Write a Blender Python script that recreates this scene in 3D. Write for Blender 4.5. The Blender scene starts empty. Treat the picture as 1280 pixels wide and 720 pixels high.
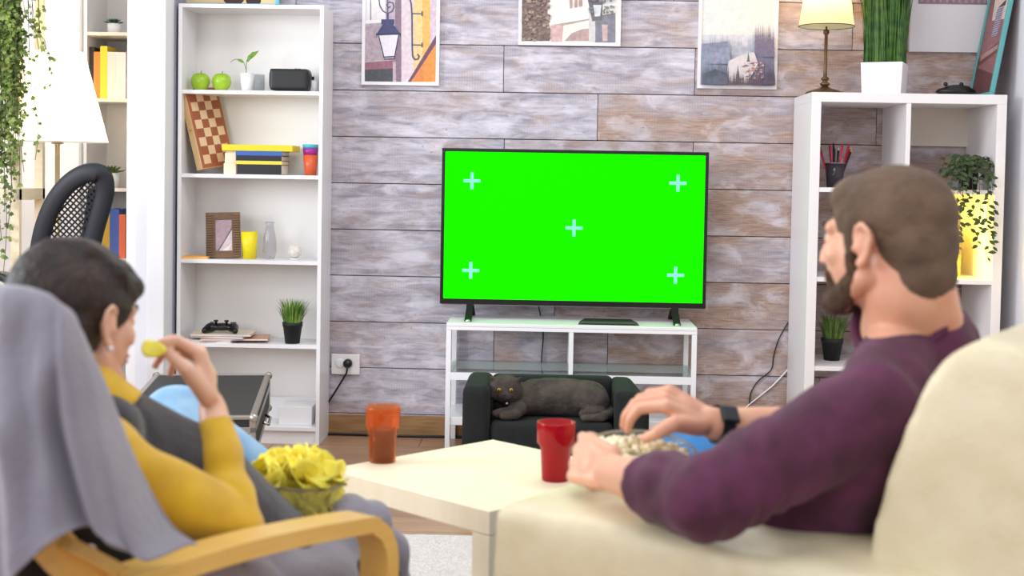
import bpy, bmesh, math, random
from math import sin, cos, pi, radians, sqrt, atan2, exp
from mathutils import Vector, Matrix, noise
V = Vector
random.seed(7)
SC = bpy.context.scene
COL = SC.collection

# ---------------------------------------------------------------- camera
F, CH, CD, YAW, PIT, ROL, SY = 1694.0, 1.1185, 5.758, 0.0288, 0.0423, 0.0171, -67.5
FW = V((-sin(YAW)*cos(PIT), cos(YAW)*cos(PIT), -sin(PIT)))
R0 = V((cos(YAW), sin(YAW), 0)); U0 = R0.cross(FW)
RR = R0*cos(ROL) + U0*sin(ROL); UU = U0*cos(ROL) - R0*sin(ROL)
CP = V((0, -CD, CH))
cam_d = bpy.data.cameras.new('camera'); cam = bpy.data.objects.new('camera', cam_d); COL.objects.link(cam)
cam.matrix_world = Matrix(((RR.x, UU.x, -FW.x, CP.x), (RR.y, UU.y, -FW.y, CP.y), (RR.z, UU.z, -FW.z, CP.z), (0, 0, 0, 1)))
cam_d.sensor_width = 36; cam_d.lens = F/1280*36; cam_d.shift_y = SY/1280
cam_d.dof.use_dof = True; cam_d.dof.focus_distance = 5.35; cam_d.dof.aperture_fstop = 4.2
cam_d.clip_start = 0.05
SC.camera = cam

def at(u, v, Y):
    """point of the plane y = Y measured at photo position (u, v)"""
    d = FW*F + RR*(u-640) - UU*(v-360-SY)
    return CP + d*((Y+CD)/d.y)
def atz(u, v, Z):
    d = FW*F + RR*(u-640) - UU*(v-360-SY)
    return CP + d*((Z-CH)/d.z)

# ---------------------------------------------------------------- materials
def lin(c):
    return tuple(((x/255)/12.92 if x/255 <= .04045 else ((x/255+.055)/1.055)**2.4) for x in c[:3]) + (1.0,)
MATS = {}
def newmat(name):
    m = bpy.data.materials.new(name); m.use_nodes = True
    nt = m.node_tree; b = nt.nodes['Principled BSDF']
    return m, nt, b
def mat(name, c, rough=.5, metal=0, c2=None, scale=8, amt=1.0, bump=0, bscale=40, emit=0, coat=0, sheen=0, sub=0, stretch=None, spec=None):
    if name in MATS: return MATS[name]
    m, nt, b = newmat(name); N = nt.nodes; L = nt.links
    b.inputs['Base Color'].default_value = lin(c)
    b.inputs['Roughness'].default_value = rough; b.inputs['Metallic'].default_value = metal
    if coat: b.inputs['Coat Weight'].default_value = coat
    if sheen: b.inputs['Sheen Weight'].default_value = sheen
    if spec is not None: b.inputs['Specular IOR Level'].default_value = spec
    if sub:
        b.inputs['Subsurface Weight'].default_value = sub; b.inputs['Subsurface Radius'].default_value = (.012, .005, .003); b.inputs['Subsurface Scale'].default_value = 1
    if emit:
        b.inputs['Emission Color'].default_value = lin(c); b.inputs['Emission Strength'].default_value = emit
    tc = None
    if c2 or bump:
        tc = N.new('ShaderNodeTexCoord'); mp = N.new('ShaderNodeMapping'); L.new(tc.outputs['Object'], mp.inputs[0])
        if stretch: mp.inputs['Scale'].default_value = stretch
    if c2:
        n = N.new('ShaderNodeTexNoise'); n.inputs['Scale'].default_value = scale; n.inputs['Detail'].default_value = 5
        L.new(mp.outputs[0], n.inputs['Vector'])
        r = N.new('ShaderNodeMapRange'); r.inputs[1].default_value = .35; r.inputs[2].default_value = .65; r.inputs[4].default_value = amt
        L.new(n.outputs[0], r.inputs[0])
        mx = N.new('ShaderNodeMix'); mx.data_type = 'RGBA'; mx.inputs[6].default_value = lin(c); mx.inputs[7].default_value = lin(c2)
        L.new(r.outputs[0], mx.inputs[0]); L.new(mx.outputs[2], b.inputs['Base Color'])
    if bump:
        n2 = N.new('ShaderNodeTexNoise'); n2.inputs['Scale'].default_value = bscale; n2.inputs['Detail'].default_value = 4
        L.new(mp.outputs[0], n2.inputs['Vector'])
        bp = N.new('ShaderNodeBump'); bp.inputs['Strength'].default_value = bump; bp.inputs['Distance'].default_value = .01
        L.new(n2.outputs[0], bp.inputs['Height']); L.new(bp.outputs[0], b.inputs['Normal'])
    MATS[name] = m; return m
def glass(name, c, diff=0.0, gl=.12, rough=.05, dc=None):
    dc = dc or c
    """thin tinted glass / plastic: tinted transparency, some diffuse body, a fresnel gloss"""
    if name in MATS: return MATS[name]
    m = bpy.data.materials.new(name); m.use_nodes = True; nt = m.node_tree; N = nt.nodes; L = nt.links
    N.clear(); out = N.new('ShaderNodeOutputMaterial')
    t = N.new('ShaderNodeBsdfTransparent'); t.inputs[0].default_value = lin(c)
    d = N.new('ShaderNodeBsdfTranslucent'); d.inputs[0].default_value = lin(dc)
    d2 = N.new('ShaderNodeBsdfDiffuse'); d2.inputs[0].default_value = lin(dc)
    a = N.new('ShaderNodeMixShader'); a.inputs[0].default_value = .5; L.new(d.outputs[0], a.inputs[1]); L.new(d2.outputs[0], a.inputs[2])
    b = N.new('ShaderNodeMixShader'); b.inputs[0].default_value = diff; L.new(t.outputs[0], b.inputs[1]); L.new(a.outputs[0], b.inputs[2])
    g = N.new('ShaderNodeBsdfGlossy'); g.inputs['Roughness'].default_value = rough
    lw0 = N.new('ShaderNodeLayerWeight'); lw0.inputs[0].default_value = .5
    pw = N.new('ShaderNodeMath'); pw.operation = 'POWER'; pw.inputs[1].default_value = 4; L.new(lw0.outputs['Facing'], pw.inputs[0])
    lw = N.new('ShaderNodeMath'); lw.operation = 'MULTIPLY'; lw.inputs[1].default_value = .45; L.new(pw.outputs[0], lw.inputs[0])
    ad = N.new('ShaderNodeMath'); ad.operation = 'ADD'; ad.use_clamp = True; ad.inputs[1].default_value = gl*.3; L.new(lw.outputs[0], ad.inputs[0])
    x = N.new('ShaderNodeMixShader'); L.new(ad.outputs[0], x.inputs[0]); L.new(b.outputs[0], x.inputs[1]); L.new(g.outputs[0], x.inputs[2])
    L.new(x.outputs[0], out.inputs[0]); MATS[name] = m; return m
def colmat(name, rough=.6, blur=0, emit=0):
    """colours carried by the printed faces themselves"""
    if name in MATS: return MATS[name]
    m, nt, b = newmat(name); N = nt.nodes; L = nt.links
    a = N.new('ShaderNodeVertexColor'); a.layer_name = 'Col'
    src = a.outputs[0]
    if blur:
        tc = N.new('ShaderNodeTexCoord'); n = N.new('ShaderNodeTexNoise'); n.inputs['Scale'].default_value = 60; n.inputs['Detail'].default_value = 6
        L.new(tc.outputs['Object'], n.inputs['Vector'])
        mx = N.new('ShaderNodeMix'); mx.data_type = 'RGBA'; mx.blend_type = 'OVERLAY'; mx.inputs[0].default_value = blur
        L.new(src, mx.inputs[6]); L.new(n.outputs[0], mx.inputs[7]); src = mx.outputs[2]
    L.new(src, b.inputs['Base Color']); b.inputs['Roughness'].default_value = rough
    MATS[name] = m; return m

# ---------------------------------------------------------------- mesh builder
class MB:
    def __init__(s): s.v = []; s.f = []; s.c = []; s.sm = []; s.cur = (1, 1, 1, 1)
    def add(s, vs, fs, smooth=False):
        o = len(s.v); s.v += [V(p) for p in vs]
        for f in fs: s.f.append(tuple(i+o for i in f)); s.c.append(s.cur); s.sm.append(smooth)
        return s
    def col(s, c): s.cur = lin(c); return s
    def box(s, a, b, M=None):
        (x0, y0, z0), (x1, y1, z1) = a, b
        x0, x1 = min(x0, x1), max(x0, x1); y0, y1 = min(y0, y1), max(y0, y1); z0, z1 = min(z0, z1), max(z0, z1)
        vs = [V((x, y, z)) for z in (z0, z1) for y in (y0, y1) for x in (x0, x1)]
        if M: vs = [M @ p for p in vs]
        return s.add(vs, [(0, 2, 3, 1), (4, 5, 7, 6), (0, 1, 5, 4), (2, 6, 7, 3), (0, 4, 6, 2), (1, 3, 7, 5)])
    def lathe(s, c, prof, n=32, M=None, smooth=True):
        """prof: list of (radius, height); c the base centre"""
        vs = []; fs = []
        for r, h in prof:
            for k in range(n):
                t = 2*pi*k/n; p = V((r*cos(t), r*sin(t), h))
                vs.append((M @ p if M else p) + V(c))
        for j in range(len(prof)-1):
            for k in range(n):
                k2 = (k+1) % n; fs.append((j*n+k, j*n+k2, (j+1)*n+k2, (j+1)*n+k))
        if prof[0][0] > 1e-6: fs.append(tuple(reversed(range(n))))
        if prof[-1][0] > 1e-6: fs.append(tuple(range((len(prof)-1)*n, len(prof)*n)))
        return s.add(vs, fs, smooth)
    def tube(s, pts, r, n=10, closed=False):
        pts = [V(p) for p in pts]; m = len(pts); vs = []; fs = []
        rs = r if isinstance(r, (list, tuple)) else [r]*m
        up = V((0.13, .31, 1)).normalized(); 
        prev = None
        for i, p in enumerate(pts):
            if closed: t = (pts[(i+1) % m] - pts[i-1])
            else: t = pts[min(i+1, m-1)] - pts[max(i-1, 0)]
            t.normalize()
            a = (prev - t*prev.dot(t)) if prev else up.cross(t)
            if a.length < 1e-5: a = V((1, 0, 0)).cross(t)
            a.normalize(); prev = a; b = t.cross(a)
            for k in range(n):
                q = 2*pi*k/n; vs.append(p + a*(cos(q)*rs[i]) + b*(sin(q)*rs[i]))
        for i in range(m if closed else m-1):
            j = (i+1) % m
            for k in range(n):
                k2 = (k+1) % n; fs.append((i*n+k, i*n+k2, j*n+k2, j*n+k))
        if not closed: fs.append(tuple(reversed(range(n)))); fs.append(tuple(range((m-1)*n, m*n)))
        return s.add(vs, fs, True)
    def sweep(s, pts, w, t, side):
        """flat band: rectangle w wide along 'side', t thick, swept along pts"""
        pts = [V(p) for p in pts]; side = V(side).normalized(); m = len(pts); vs = []; fs = []
        for i, p in enumerate(pts):
            d = (pts[min(i+1, m-1)] - pts[max(i-1, 0)]).normalized(); nn = d.cross(side).normalized()
            for a, b in ((-1, -1), (1, -1), (1, 1), (-1, 1)): vs.append(p + side*(a*w/2) + nn*(b*t/2))
        for i in range(m-1):
            for k in range(4):
                k2 = (k+1) % 4; fs.append((i*4+k, i*4+k2, (i+1)*4+k2, (i+1)*4+k))
        fs += [(3, 2, 1, 0), tuple(range((m-1)*4, m*4))]
        return s.add(vs, fs)
    def ico(s, c, r, sub=2, M=None, smooth=True):
        bm = bmesh.new(); bmesh.ops.create_icosphere(bm, subdivisions=sub, radius=1)
        r = (r, r, r) if not isinstance(r, (tuple, list)) else r
        vs = []
        for v in bm.verts:
            p = V((v.co.x*r[0], v.co.y*r[1], v.co.z*r[2])); vs.append((M @ p if M else p) + V(c))
        fs = [tuple(v.index for v in f.verts) for f in bm.faces]; bm.free()
        return s.add(vs, fs, smooth)
    def cone(s, a, b, ra, rb, n=20):
        """closed frustum between two points"""
        a = V(a); b = V(b); t = (b-a).normalized(); x = t.cross(V((.1, .2, 1))).normalized(); y = t.cross(x)
        vs = [a + x*(cos(2*pi*k/n)*ra) + y*(sin(2*pi*k/n)*ra) for k in range(n)] + [b + x*(cos(2*pi*k/n)*rb) + y*(sin(2*pi*k/n)*rb) for k in range(n)]
        fs = [(k, (k+1) % n, n+(k+1) % n, n+k) for k in range(n)] + [tuple(reversed(range(n))), tuple(range(n, 2*n))]
        return s.add(vs, fs, True)
    def cap(s, a, b, ra, rb=None):
        rb = ra if rb is None else rb
        s.ico(a, ra, 3); s.ico(b, rb, 3); 
        if (V(a)-V(b)).length > 1e-4: s.cone(a, b, ra, rb, 24)
        return s
    def chain(s, pts, rs):
        for i in range(len(pts)-1): s.cap(pts[i], pts[i+1], rs[i], rs[i+1])
        return s
    def poly(s, pts): return s.add(pts, [tuple(range(len(pts)))])
    def prism(s, pts, d):
        """closed outline extruded by vector d"""
        n = len(pts); d = V(d); pts = [V(p) for p in pts]
        return s.add(pts + [p+d for p in pts], [tuple(reversed(range(n))), tuple(range(n, 2*n))] + [(k, (k+1) % n, n+(k+1) % n, n+k) for k in range(n)])

def finish(o, parent, origin=None):
    me = o.data
    if origin is None:
        xs = [v.co for v in me.vertices]
        lo = V((min(p.x for p in xs), min(p.y for p in xs), min(p.z for p in xs))); hi = V((max(p.x for p in xs), max(p.y for p in xs), max(p.z for p in xs)))
        origin = V(((lo.x+hi.x)/2, (lo.y+hi.y)/2, lo.z))
    me.transform(Matrix.Translation(-V(origin))); o.location = V(origin)
    COL.objects.link(o)
    if parent is not None:
        o.parent = parent; o.matrix_parent_inverse = Matrix.Translation(-ORG[parent.name])
    ORG[o.name] = V(origin)
    return o
ORG = {}
def obj(name, mb, m, parent=None, bevel=0, smooth=None, origin=None, seg=2, subd=0):
    me = bpy.data.meshes.new(name); me.from_pydata([tuple(v) for v in mb.v], [], mb.f)
    ca = me.color_attributes.new('Col', 'FLOAT_COLOR', 'CORNER')
    i = 0
    for p, c, sm in zip(me.polygons, mb.c, mb.sm):
        p.use_smooth = sm if smooth is None else smooth
        for k in range(p.loop_total): ca.data[p.loop_start+k].color = c
    me.validate(); me.update()
    me.materials.append(m); o = bpy.data.objects.new(name, me)
    if bevel:
        b = o.modifiers.new('bevel', 'BEVEL'); b.width = bevel; b.segments = seg; b.limit_method = 'ANGLE'; b.angle_limit = radians(40)
    if subd:
        b = o.modifiers.new('sub', 'SUBSURF'); b.levels = subd; b.render_levels = subd
    return finish(o, parent, origin)
def blob(name, mb, m, parent=None, vox=.006, it=6, fac=.5, disp=None, origin=None):
    """union of closed solids grown into one smooth continuous surface"""
    me = bpy.data.meshes.new('tmp'); me.from_pydata([tuple(v) for v in mb.v], [], mb.f); me.update()
    t = bpy.data.objects.new('tmp', me); COL.objects.link(t)
    r = t.modifiers.new('r', 'REMESH'); r.mode = 'VOXEL'; r.voxel_size = vox
    if it:
        s = t.modifiers.new('s', 'SMOOTH'); s.factor = fac; s.iterations = it
    dg = bpy.context.evaluated_depsgraph_get(); dg.update()
    me2 = bpy.data.meshes.new_from_object(t.evaluated_get(dg)); me2.name = name
    bpy.data.objects.remove(t); bpy.data.meshes.remove(me)
    if disp:
        ns = [v.normal.copy() for v in me2.vertices]
        for v, nn in zip(me2.vertices, ns): v.co += nn*disp(v.co)
    for p in me2.polygons: p.use_smooth = True
    me2.materials.clear(); me2.materials.append(m)
    o = bpy.data.objects.new(name, me2)
    return finish(o, parent, origin)
def thing(name, label, cat, loc, group=None):
    o = bpy.data.objects.new(name, None); COL.objects.link(o); o.location = V(loc); o.empty_display_size = .05
    ORG[o.name] = V(loc)
    return tag(o, label, cat, group)
def tag(o, label, cat=None, group=None):
    o['label'] = label
    if cat: o['category'] = cat
    if group: o['group'] = group
    return o
def struct(o): o['kind'] = 'structure'; return o
def tree(root, loc, rot=None, scale=None, label=None):
    """copy of a thing with copies of its parts"""
    r = root.copy(); COL.objects.link(r); r.location = loc
    if rot is not None: r.rotation_euler = rot
    if scale is not None: r.scale = scale if isinstance(scale, (tuple, list)) else (scale,)*3
    if label: r['label'] = label
    for ch in list(root.children):
        c = ch.copy(); COL.objects.link(c); c.parent = r
        for g in ch.children:
            d = g.copy(); COL.objects.link(d); d.parent = c
    return r
def smoothpath(pts, n=6):
    pts = [V(p) for p in pts]; out = []
    for i in range(len(pts)-1):
        p0 = pts[max(i-1, 0)]; p1 = pts[i]; p2 = pts[i+1]; p3 = pts[min(i+2, len(pts)-1)]
        for k in range(n):
            t = k/n
            out.append(.5*((2*p1) + (p2-p0)*t + (2*p0-5*p1+4*p2-p3)*t*t + (3*p1-p0-3*p2+p3)*t**3))
    out.append(pts[-1]); return out

# ---------------------------------------------------------------- common materials
WHITE = mat('white_lacquer', (236, 234, 236), .35)
WHITE_W = mat('white_foil', (238, 235, 232), .4)
WMETAL = mat('white_metal', (238, 238, 242), .3)
BLACK = mat('black_plastic', (14, 14, 16), .35)
BLACKM = mat('black_matte', (20, 21, 22), .8)
CHROME = mat('chrome', (190, 185, 182), .25, metal=1)
PAINT = mat('white_wall_paint', (234, 234, 238), .8)
PAINT_C = mat('cool_grey_paint', (226, 225, 231), .8)
PAPER = mat('paper_white', (236, 233, 238), .6)
LEAF = mat('leaf_green', (58, 92, 30), .5, c2=(98, 135, 48), scale=30)
LEAFD = mat('leaf_dark_green', (30, 48, 22), .5, c2=(62, 84, 40), scale=40)
GRASS = mat('grass_blade_green', (70, 112, 34), .5, c2=(132, 168, 70), scale=25)
GRASSD = mat('tall_grass_green', (36, 76, 22), .5, c2=(72, 112, 36), scale=30)
POTB = mat('black_pot', (22, 22, 24), .6)
SOIL = mat('soil', (50, 38, 30), .95, bump=.5)
BIRCH = mat('birch_veneer', (222, 186, 116), .4, c2=(206, 166, 92), scale=5, stretch=(1, 1, 12), amt=.6)
TABLE = mat('cream_table_foil', (240, 228, 200), .45, c2=(234, 218, 186), scale=4, stretch=(2, 12, 2), amt=.6)
CREAM = mat('cream_leather', (224, 212, 180), .42, c2=(216, 202, 168), scale=14, bump=.12, bscale=160)
ART = colmat('printed_artwork', .55, .45)
ARTP = colmat('flat_print', .6)
# ---------------------------------------------------------------- room shell
def plank_material():
    m, nt, b = newmat('whitewashed_planks'); N = nt.nodes; L = nt.links
    tc = N.new('ShaderNodeTexCoord'); at_ = N.new('ShaderNodeVertexColor'); at_.layer_name = 'Col'
    sp = N.new('ShaderNodeSeparateColor'); L.new(at_.outputs[0], sp.inputs[0])
    # shift the grain of every board by its own random value
    off = N.new('ShaderNodeCombineXYZ')
    mu = N.new('ShaderNodeMath'); mu.operation = 'MULTIPLY'; mu.inputs[1].default_value = 37; L.new(sp.outputs[1], mu.inputs[0])
    L.new(mu.outputs[0], off.inputs[0]); L.new(mu.outputs[0], off.inputs[2])
    ad = N.new('ShaderNodeVectorMath'); ad.operation = 'ADD'; L.new(tc.outputs['Object'], ad.inputs[0]); L.new(off.outputs[0], ad.inputs[1])
    def nz(scale, st, det=6, dist=0):
        mp = N.new('ShaderNodeMapping'); mp.inputs['Scale'].default_value = st; L.new(ad.outputs[0], mp.inputs[0])
        n = N.new('ShaderNodeTexNoise'); n.inputs['Scale'].default_value = scale; n.inputs['Detail'].default_value = det; n.inputs['Distortion'].default_value = dist
        n.inputs['Roughness'].default_value = .6
        L.new(mp.outputs[0], n.inputs[0]); return n.outputs[0]
    def rng(s, a, c, lo=0, hi=1):
        r = N.new('ShaderNodeMapRange'); r.inputs[1].default_value = a; r.inputs[2].default_value = c; r.inputs[3].default_value = lo; r.inputs[4].default_value = hi
        L.new(s, r.inputs[0]); return r.outputs[0]
    def mix(f, a, c, bt='MIX'):
        x = N.new('ShaderNodeMix'); x.data_type = 'RGBA'; x.blend_type = bt
        for i, s in ((0, f), (6, a), (7, c)):
            if isinstance(s, (tuple, float)): x.inputs[i].default_value = s
            else: L.new(s, x.inputs[i])
        return x.outputs[2]
    big = nz(2.6, (.8, 1, 2.6), 4, .6); streak = nz(6, (.8, 1, 5), 8, .9); mid = nz(11, (.8, 1, 2.6), 8, .5); blot = nz(3.2, (1.1, 1, 3.0), 5, .8); fine = nz(14, (1, 1, 12), 6); patch = nz(6, (1, 1, 2.0), 9, .5)
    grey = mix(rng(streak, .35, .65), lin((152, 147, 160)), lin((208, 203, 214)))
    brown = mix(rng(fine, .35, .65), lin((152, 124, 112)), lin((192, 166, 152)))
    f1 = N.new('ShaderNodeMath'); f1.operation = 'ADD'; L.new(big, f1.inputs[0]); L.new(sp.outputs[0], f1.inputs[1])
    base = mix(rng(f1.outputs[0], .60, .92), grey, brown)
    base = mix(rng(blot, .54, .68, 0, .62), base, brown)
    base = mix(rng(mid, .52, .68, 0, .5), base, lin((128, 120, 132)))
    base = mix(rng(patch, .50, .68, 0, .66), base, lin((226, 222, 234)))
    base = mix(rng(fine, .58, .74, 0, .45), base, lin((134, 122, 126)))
    spk = nz(60, (1, 1, 1.6), 3)
    base = mix(rng(spk, .70, .74, 0, .7), base, lin((70, 60, 60)))
    # saw marks: fine upright ripples on some of the boards
    wv = N.new('ShaderNodeTexWave'); wv.wave_type = 'BANDS'; wv.bands_direction = 'X'; wv.inputs['Scale'].default_value = 28; wv.inputs['Distortion'].default_value = 1.2
    L.new(tc.outputs['Object'], wv.inputs[0])
    m3 = N.new('ShaderNodeMath'); m3.operation = 'MULTIPLY'; L.new(rng(patch, .55, .4), m3.inputs[0]); L.new(rng(wv.outputs[1], 0, 1, 0, .13), m3.inputs[1])
    base = mix(m3.outputs[0], base, lin((96, 86, 90)))
    L.new(base, b.inputs['Base Color']); b.inputs['Roughness'].default_value = .62
    bp = N.new('ShaderNodeBump'); bp.inputs['Strength'].default_value = .35; bp.inputs['Distance'].default_value = .004; L.new(fine, bp.inputs['Height']); L.new(bp.outputs[0], b.inputs['Normal'])
    return m
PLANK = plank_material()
XL, XR = -1.53, 1.84
XW = at(206, 200, -.36).x-.02
mb = MB(); rows = [-.10] + [.092 + .1975*k for k in range(13)]
joints = {1: [-1.05, .1, 1.15], 2: [-.235, .25, 1.4], 3: [.02, 1.3], 4: [-.1, 1.5], 5: [.3, 1.36], 6: [-.205, .594], 7: [.188, 1.36], 8: [-.213, .594], 9: [-1.1, .188, 1.25], 10: [-.6, .5], 11: [.1, 1.2], 12: [-.5, .9]}
jit = random.Random(3)
mb.cur = (.1, .1, 0, 1)
for i in range(len(rows)-1):
    js = [XW] + joints.get(i, []) + [XR+.02]
    for a, c in zip(js, js[1:]):
        mid = (max(a, XL)+c)/2; br = .03 + .27*max(0, min(1, (mid+.3)/1.4)) + jit.uniform(-.06, .09)  # browner to the right: stain differences, with lamp warmth put into the tint
        if rows[i] < .9 and mid > -.4: br += .12  # shade under the television put into the tint of the low boards
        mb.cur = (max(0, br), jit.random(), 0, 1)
        d = jit.uniform(0, .0015)
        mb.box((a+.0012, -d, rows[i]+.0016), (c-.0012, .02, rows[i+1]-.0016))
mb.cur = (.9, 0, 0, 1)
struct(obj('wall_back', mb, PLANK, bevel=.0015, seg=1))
struct(obj('wall_back_core', MB().box((XW, .0105, -.1), (XR+.1, .1, 2.6)), mat('gap_dark', (40, 34, 32), .9))).name = 'trim_1'
struct(obj('wall_right', MB().box((XR, -6.5, 0), (XR+.1, .1, 2.6)), PAINT_C))
bbm = mat('baseboard_laminate', (164, 128, 86), .5, c2=(140, 104, 66), scale=8, stretch=(1, 1, 8))
mb = MB()
for a, c in ((XL, -.405), (-.402, .86), (.863, XR)): mb.box((a, -.014, 0), (c-.001, 0, .088))
struct(obj('baseboard_back', mb, bbm, bevel=.002))
struct(obj('baseboard_right', MB().box((XR-.014, -6.4, 0), (XR, -.014, .088)), bbm, bevel=.002))
# floor: laminate boards
def floor_mat():
    m, nt, b = newmat('floor_laminate'); N = nt.nodes; L = nt.links
    tc = N.new('ShaderNodeTexCoord'); br = N.new('ShaderNodeTexBrick'); br.inputs['Scale'].default_value = 1
    br.inputs['Brick Width'].default_value = 1.2; br.inputs['Row Height'].default_value = .19; br.inputs['Mortar Size'].default_value = .002
    br.inputs['Color1'].default_value = lin((172, 136, 108)); br.inputs['Color2'].default_value = lin((158, 120, 92)); br.inputs['Mortar'].default_value = lin((96, 72, 54))
    L.new(tc.outputs['Object'], br.inputs[0])
    mp = N.new('ShaderNodeMapping'); mp.inputs['Scale'].default_value = (1.2, 14, 1); L.new(tc.outputs['Object'], mp.inputs[0])
    n = N.new('ShaderNodeTexNoise'); n.inputs['Scale'].default_value = 5; n.inputs['Detail'].default_value = 7; L.new(mp.outputs[0], n.inputs[0])
    x = N.new('ShaderNodeMix'); x.data_type = 'RGBA'; x.blend_type = 'SOFT_LIGHT'; x.inputs[0].default_value = .7; L.new(br.outputs[0], x.inputs[6]); L.new(n.outputs[0], x.inputs[7])
    L.new(x.outputs[2], b.inputs['Base Color']); b.inputs['Roughness'].default_value = .32; return m
struct(obj('floor', MB().box((-4.2, -6.5, -.06), (XR+.1, 3.0, 0)), floor_mat()))
# opening to the left of the plank wall: partition end, its mouldings and the white room beyond
x0 = at(184, 200, -.36).x; x1 = at(206, 200, -.36).x
struct(obj('wall_left', MB().box((x0, -.36, 0), (x1, .1, 2.6)), PAINT, bevel=.004))
x2 = at(169, 200, -.27).x
struct(obj('trim_2', MB().box((x2, -.27, 0), (x0, .1, 2.6)), PAINT_C, bevel=.004))  # greyer paint stands in for the shade on this set-back strip
x3 = at(158, 200, -.1).x
struct(obj('trim_3', MB().box((x3, -.10, 0), (x2, .1, 2.6)), WHITE, bevel=.004))
xg = at(219, 200, -.25).x
struct(obj('gap_shade_strip', MB().box((x1, -.235, 0), (x1+.008, .0, 2.6)), mat('painted_gap_shade', (150, 150, 166), .8)))  # strip coloured as the shade in the gap beside the bookcase
struct(obj('wall_far', MB().box((-4.2, .95, 0), (-1.4, 1.05, 2.6)), mat('far_wall_paint', (236, 232, 230), .8)))
struct(obj('wall_far_left', MB().box((-4.3, -6.5, 0), (-4.2, 1.05, 2.6)), PAINT))
struct(obj('trim_5', MB().box((at(99, 100, .93).x, .93, 0), (at(102, 100, .93).x, .95, 2.6)), mat('seam_grey', (190, 186, 182), .6)))
# ================================================================ white bookcase
BX0, BX1, BY0 = at(222.5, 100, -.25).x, at(404, 100, -.25).x, -.25
t = thing('bookcase', 'tall narrow white open bookcase against the plank wall left of the television', 'bookcase', ((BX0+BX1)/2, -.13, 0))
T = .016
obj('side_panel', MB().box((BX0, BY0, 0), (BX0+T, -.012, 1.80)), WHITE, t, bevel=.0012)
obj('side_panel', MB().box((BX1-T, BY0, 0), (BX1, -.012, 1.80)), WHITE, t, bevel=.0012)
obj('back_panel', MB().box((BX0+T, -.018, .05), (BX1-T, -.012, 1.79)), WHITE_W, t)
obj('top_panel', MB().box((BX0+T, BY0, 1.784), (BX1-T, -.018, 1.80)), WHITE, t, bevel=.001)
SHZ = [.072, .413, .758, 1.109, 1.451]
for z in SHZ: obj('shelf', MB().box((BX0+T, BY0+.004, z-T), (BX1-T, -.018, z)), WHITE, t, bevel=.001)
obj('plinth', MB().box((BX0+T, BY0+.02, 0), (BX1-T, BY0+.034, .056)), WHITE, t)
obj('back_rail', MB().box((BX0+T, -.06, .072), (BX1-T, -.018, .165)), WHITE, t, bevel=.001)
def bx(u, z, Y=-.15): return at(u, 300, Y).x      # x on the shelf
def shelf_at(u, v, Y, z): p = at(u, v, Y); return V((p.x, Y, z))
# white bowl-less small storage box low in the bookcase

# items: top
p = at(222, 2, -.06); q = at(351, 4, -.06)
t = thing('picture_frame', 'turquoise edged picture standing on top of the white bookcase', 'picture frame', ((p.x+q.x)/2, -.08, 1.80))
obj('frame', MB().box((p.x, -.10, 1.80), (q.x, -.075, 1.822)).box((p.x, -.10, 1.822), (p.x+.015, -.075, 2.06)).box((q.x-.015, -.10, 1.815), (q.x, -.075, 2.06)).box((p.x, -.10, 2.06), (q.x, -.075, 2.075)), mat('turquoise', (92, 188, 206), .5), t, bevel=.002)
mb = MB().col((232, 196, 150)); mb.box((p.x+.015, -.088, 1.815), (q.x-.015, -.084, 2.06))
for (cx, cz, r, c) in ((.56, .03, .045, (70, 30, 26)), (.56, .035, .035, (220, 130, 90)), (.75, .02, .032, (50, 24, 20)), (.75, .024, .022, (200, 90, 60)), (.25, .08, .06, (226, 214, 120)), (.3, .2, .05, (90, 150, 170))):
    c0 = V((p.x+(q.x-p.x)*cx, -.0885-.0005*r*10, 1.815+cz)); mb.col(c)
    mb.poly([c0+V((r*cos(a*pi/8), 0, max(-cz, r*sin(a*pi/8)*.7))) for a in range(16)])
obj('print', mb, ARTP, t)

# ---- upper shelf: apples, seedling cup, glass jar, headset
def apple(u, lab):
    c = shelf_at(u, 108, -.17, 1.451); r = .040
    t = thing('apple', lab, 'apple', c, 'green apples on the bookcase')
    prof = [(0.002, .006), (.012, .001), (.024, .004), (.034, .018), (.0395, .036), (.038, .052), (.030, .066), (.018, .072), (.008, .068), (0.0, .064)]
    obj('fruit', MB().lathe(c, prof, 28), mat('apple_green', (142, 184, 26), .3, c2=(168, 200, 50), scale=20), t, origin=c)
    obj('stem', MB().tube([c+V((0, 0, .064)), c+V((.002, 0, .075)), c+V((.005, 0, .083))], .0014, 6), mat('stem_brown', (80, 60, 30), .8), t)
apple(250.5, 'green apple on the bookcase, left one touching the bookcase side'); apple(277, 'green apple on the bookcase, the one next to the white seedling cup')
c = shelf_at(309, 109, -.16, 1.451)
t = thing('potted_seedling', 'young seedling with two leaves in a small white cup beside the apples', 'plant', c)
obj('cup', MB().lathe(c, [(.022, 0), (.030, .075), (.028, .075), (.021, .006), (0, .006)], 28), WHITE, t)
obj('soil', MB().lathe(c, [(0, .06), (.0265, .062), (0, .064)], 20), SOIL, t)
s1 = [c+V((-.005, 0, .06)), c+V((-.004, 0, .11)), c+V((.0, 0, .135)), c+V((.022, 0, .165))]
mb = MB().tube(smoothpath(s1), .0016, 6).tube(smoothpath([c+V((-.005, 0, .09)), c+V((-.02, 0, .128)), c+V((-.05, -.005, .132)), c+V((-.068, -.01, .12))]), .0013, 6)
obj('stem', mb, mat('seedling_stem', (110, 130, 70), .6), t)
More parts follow.
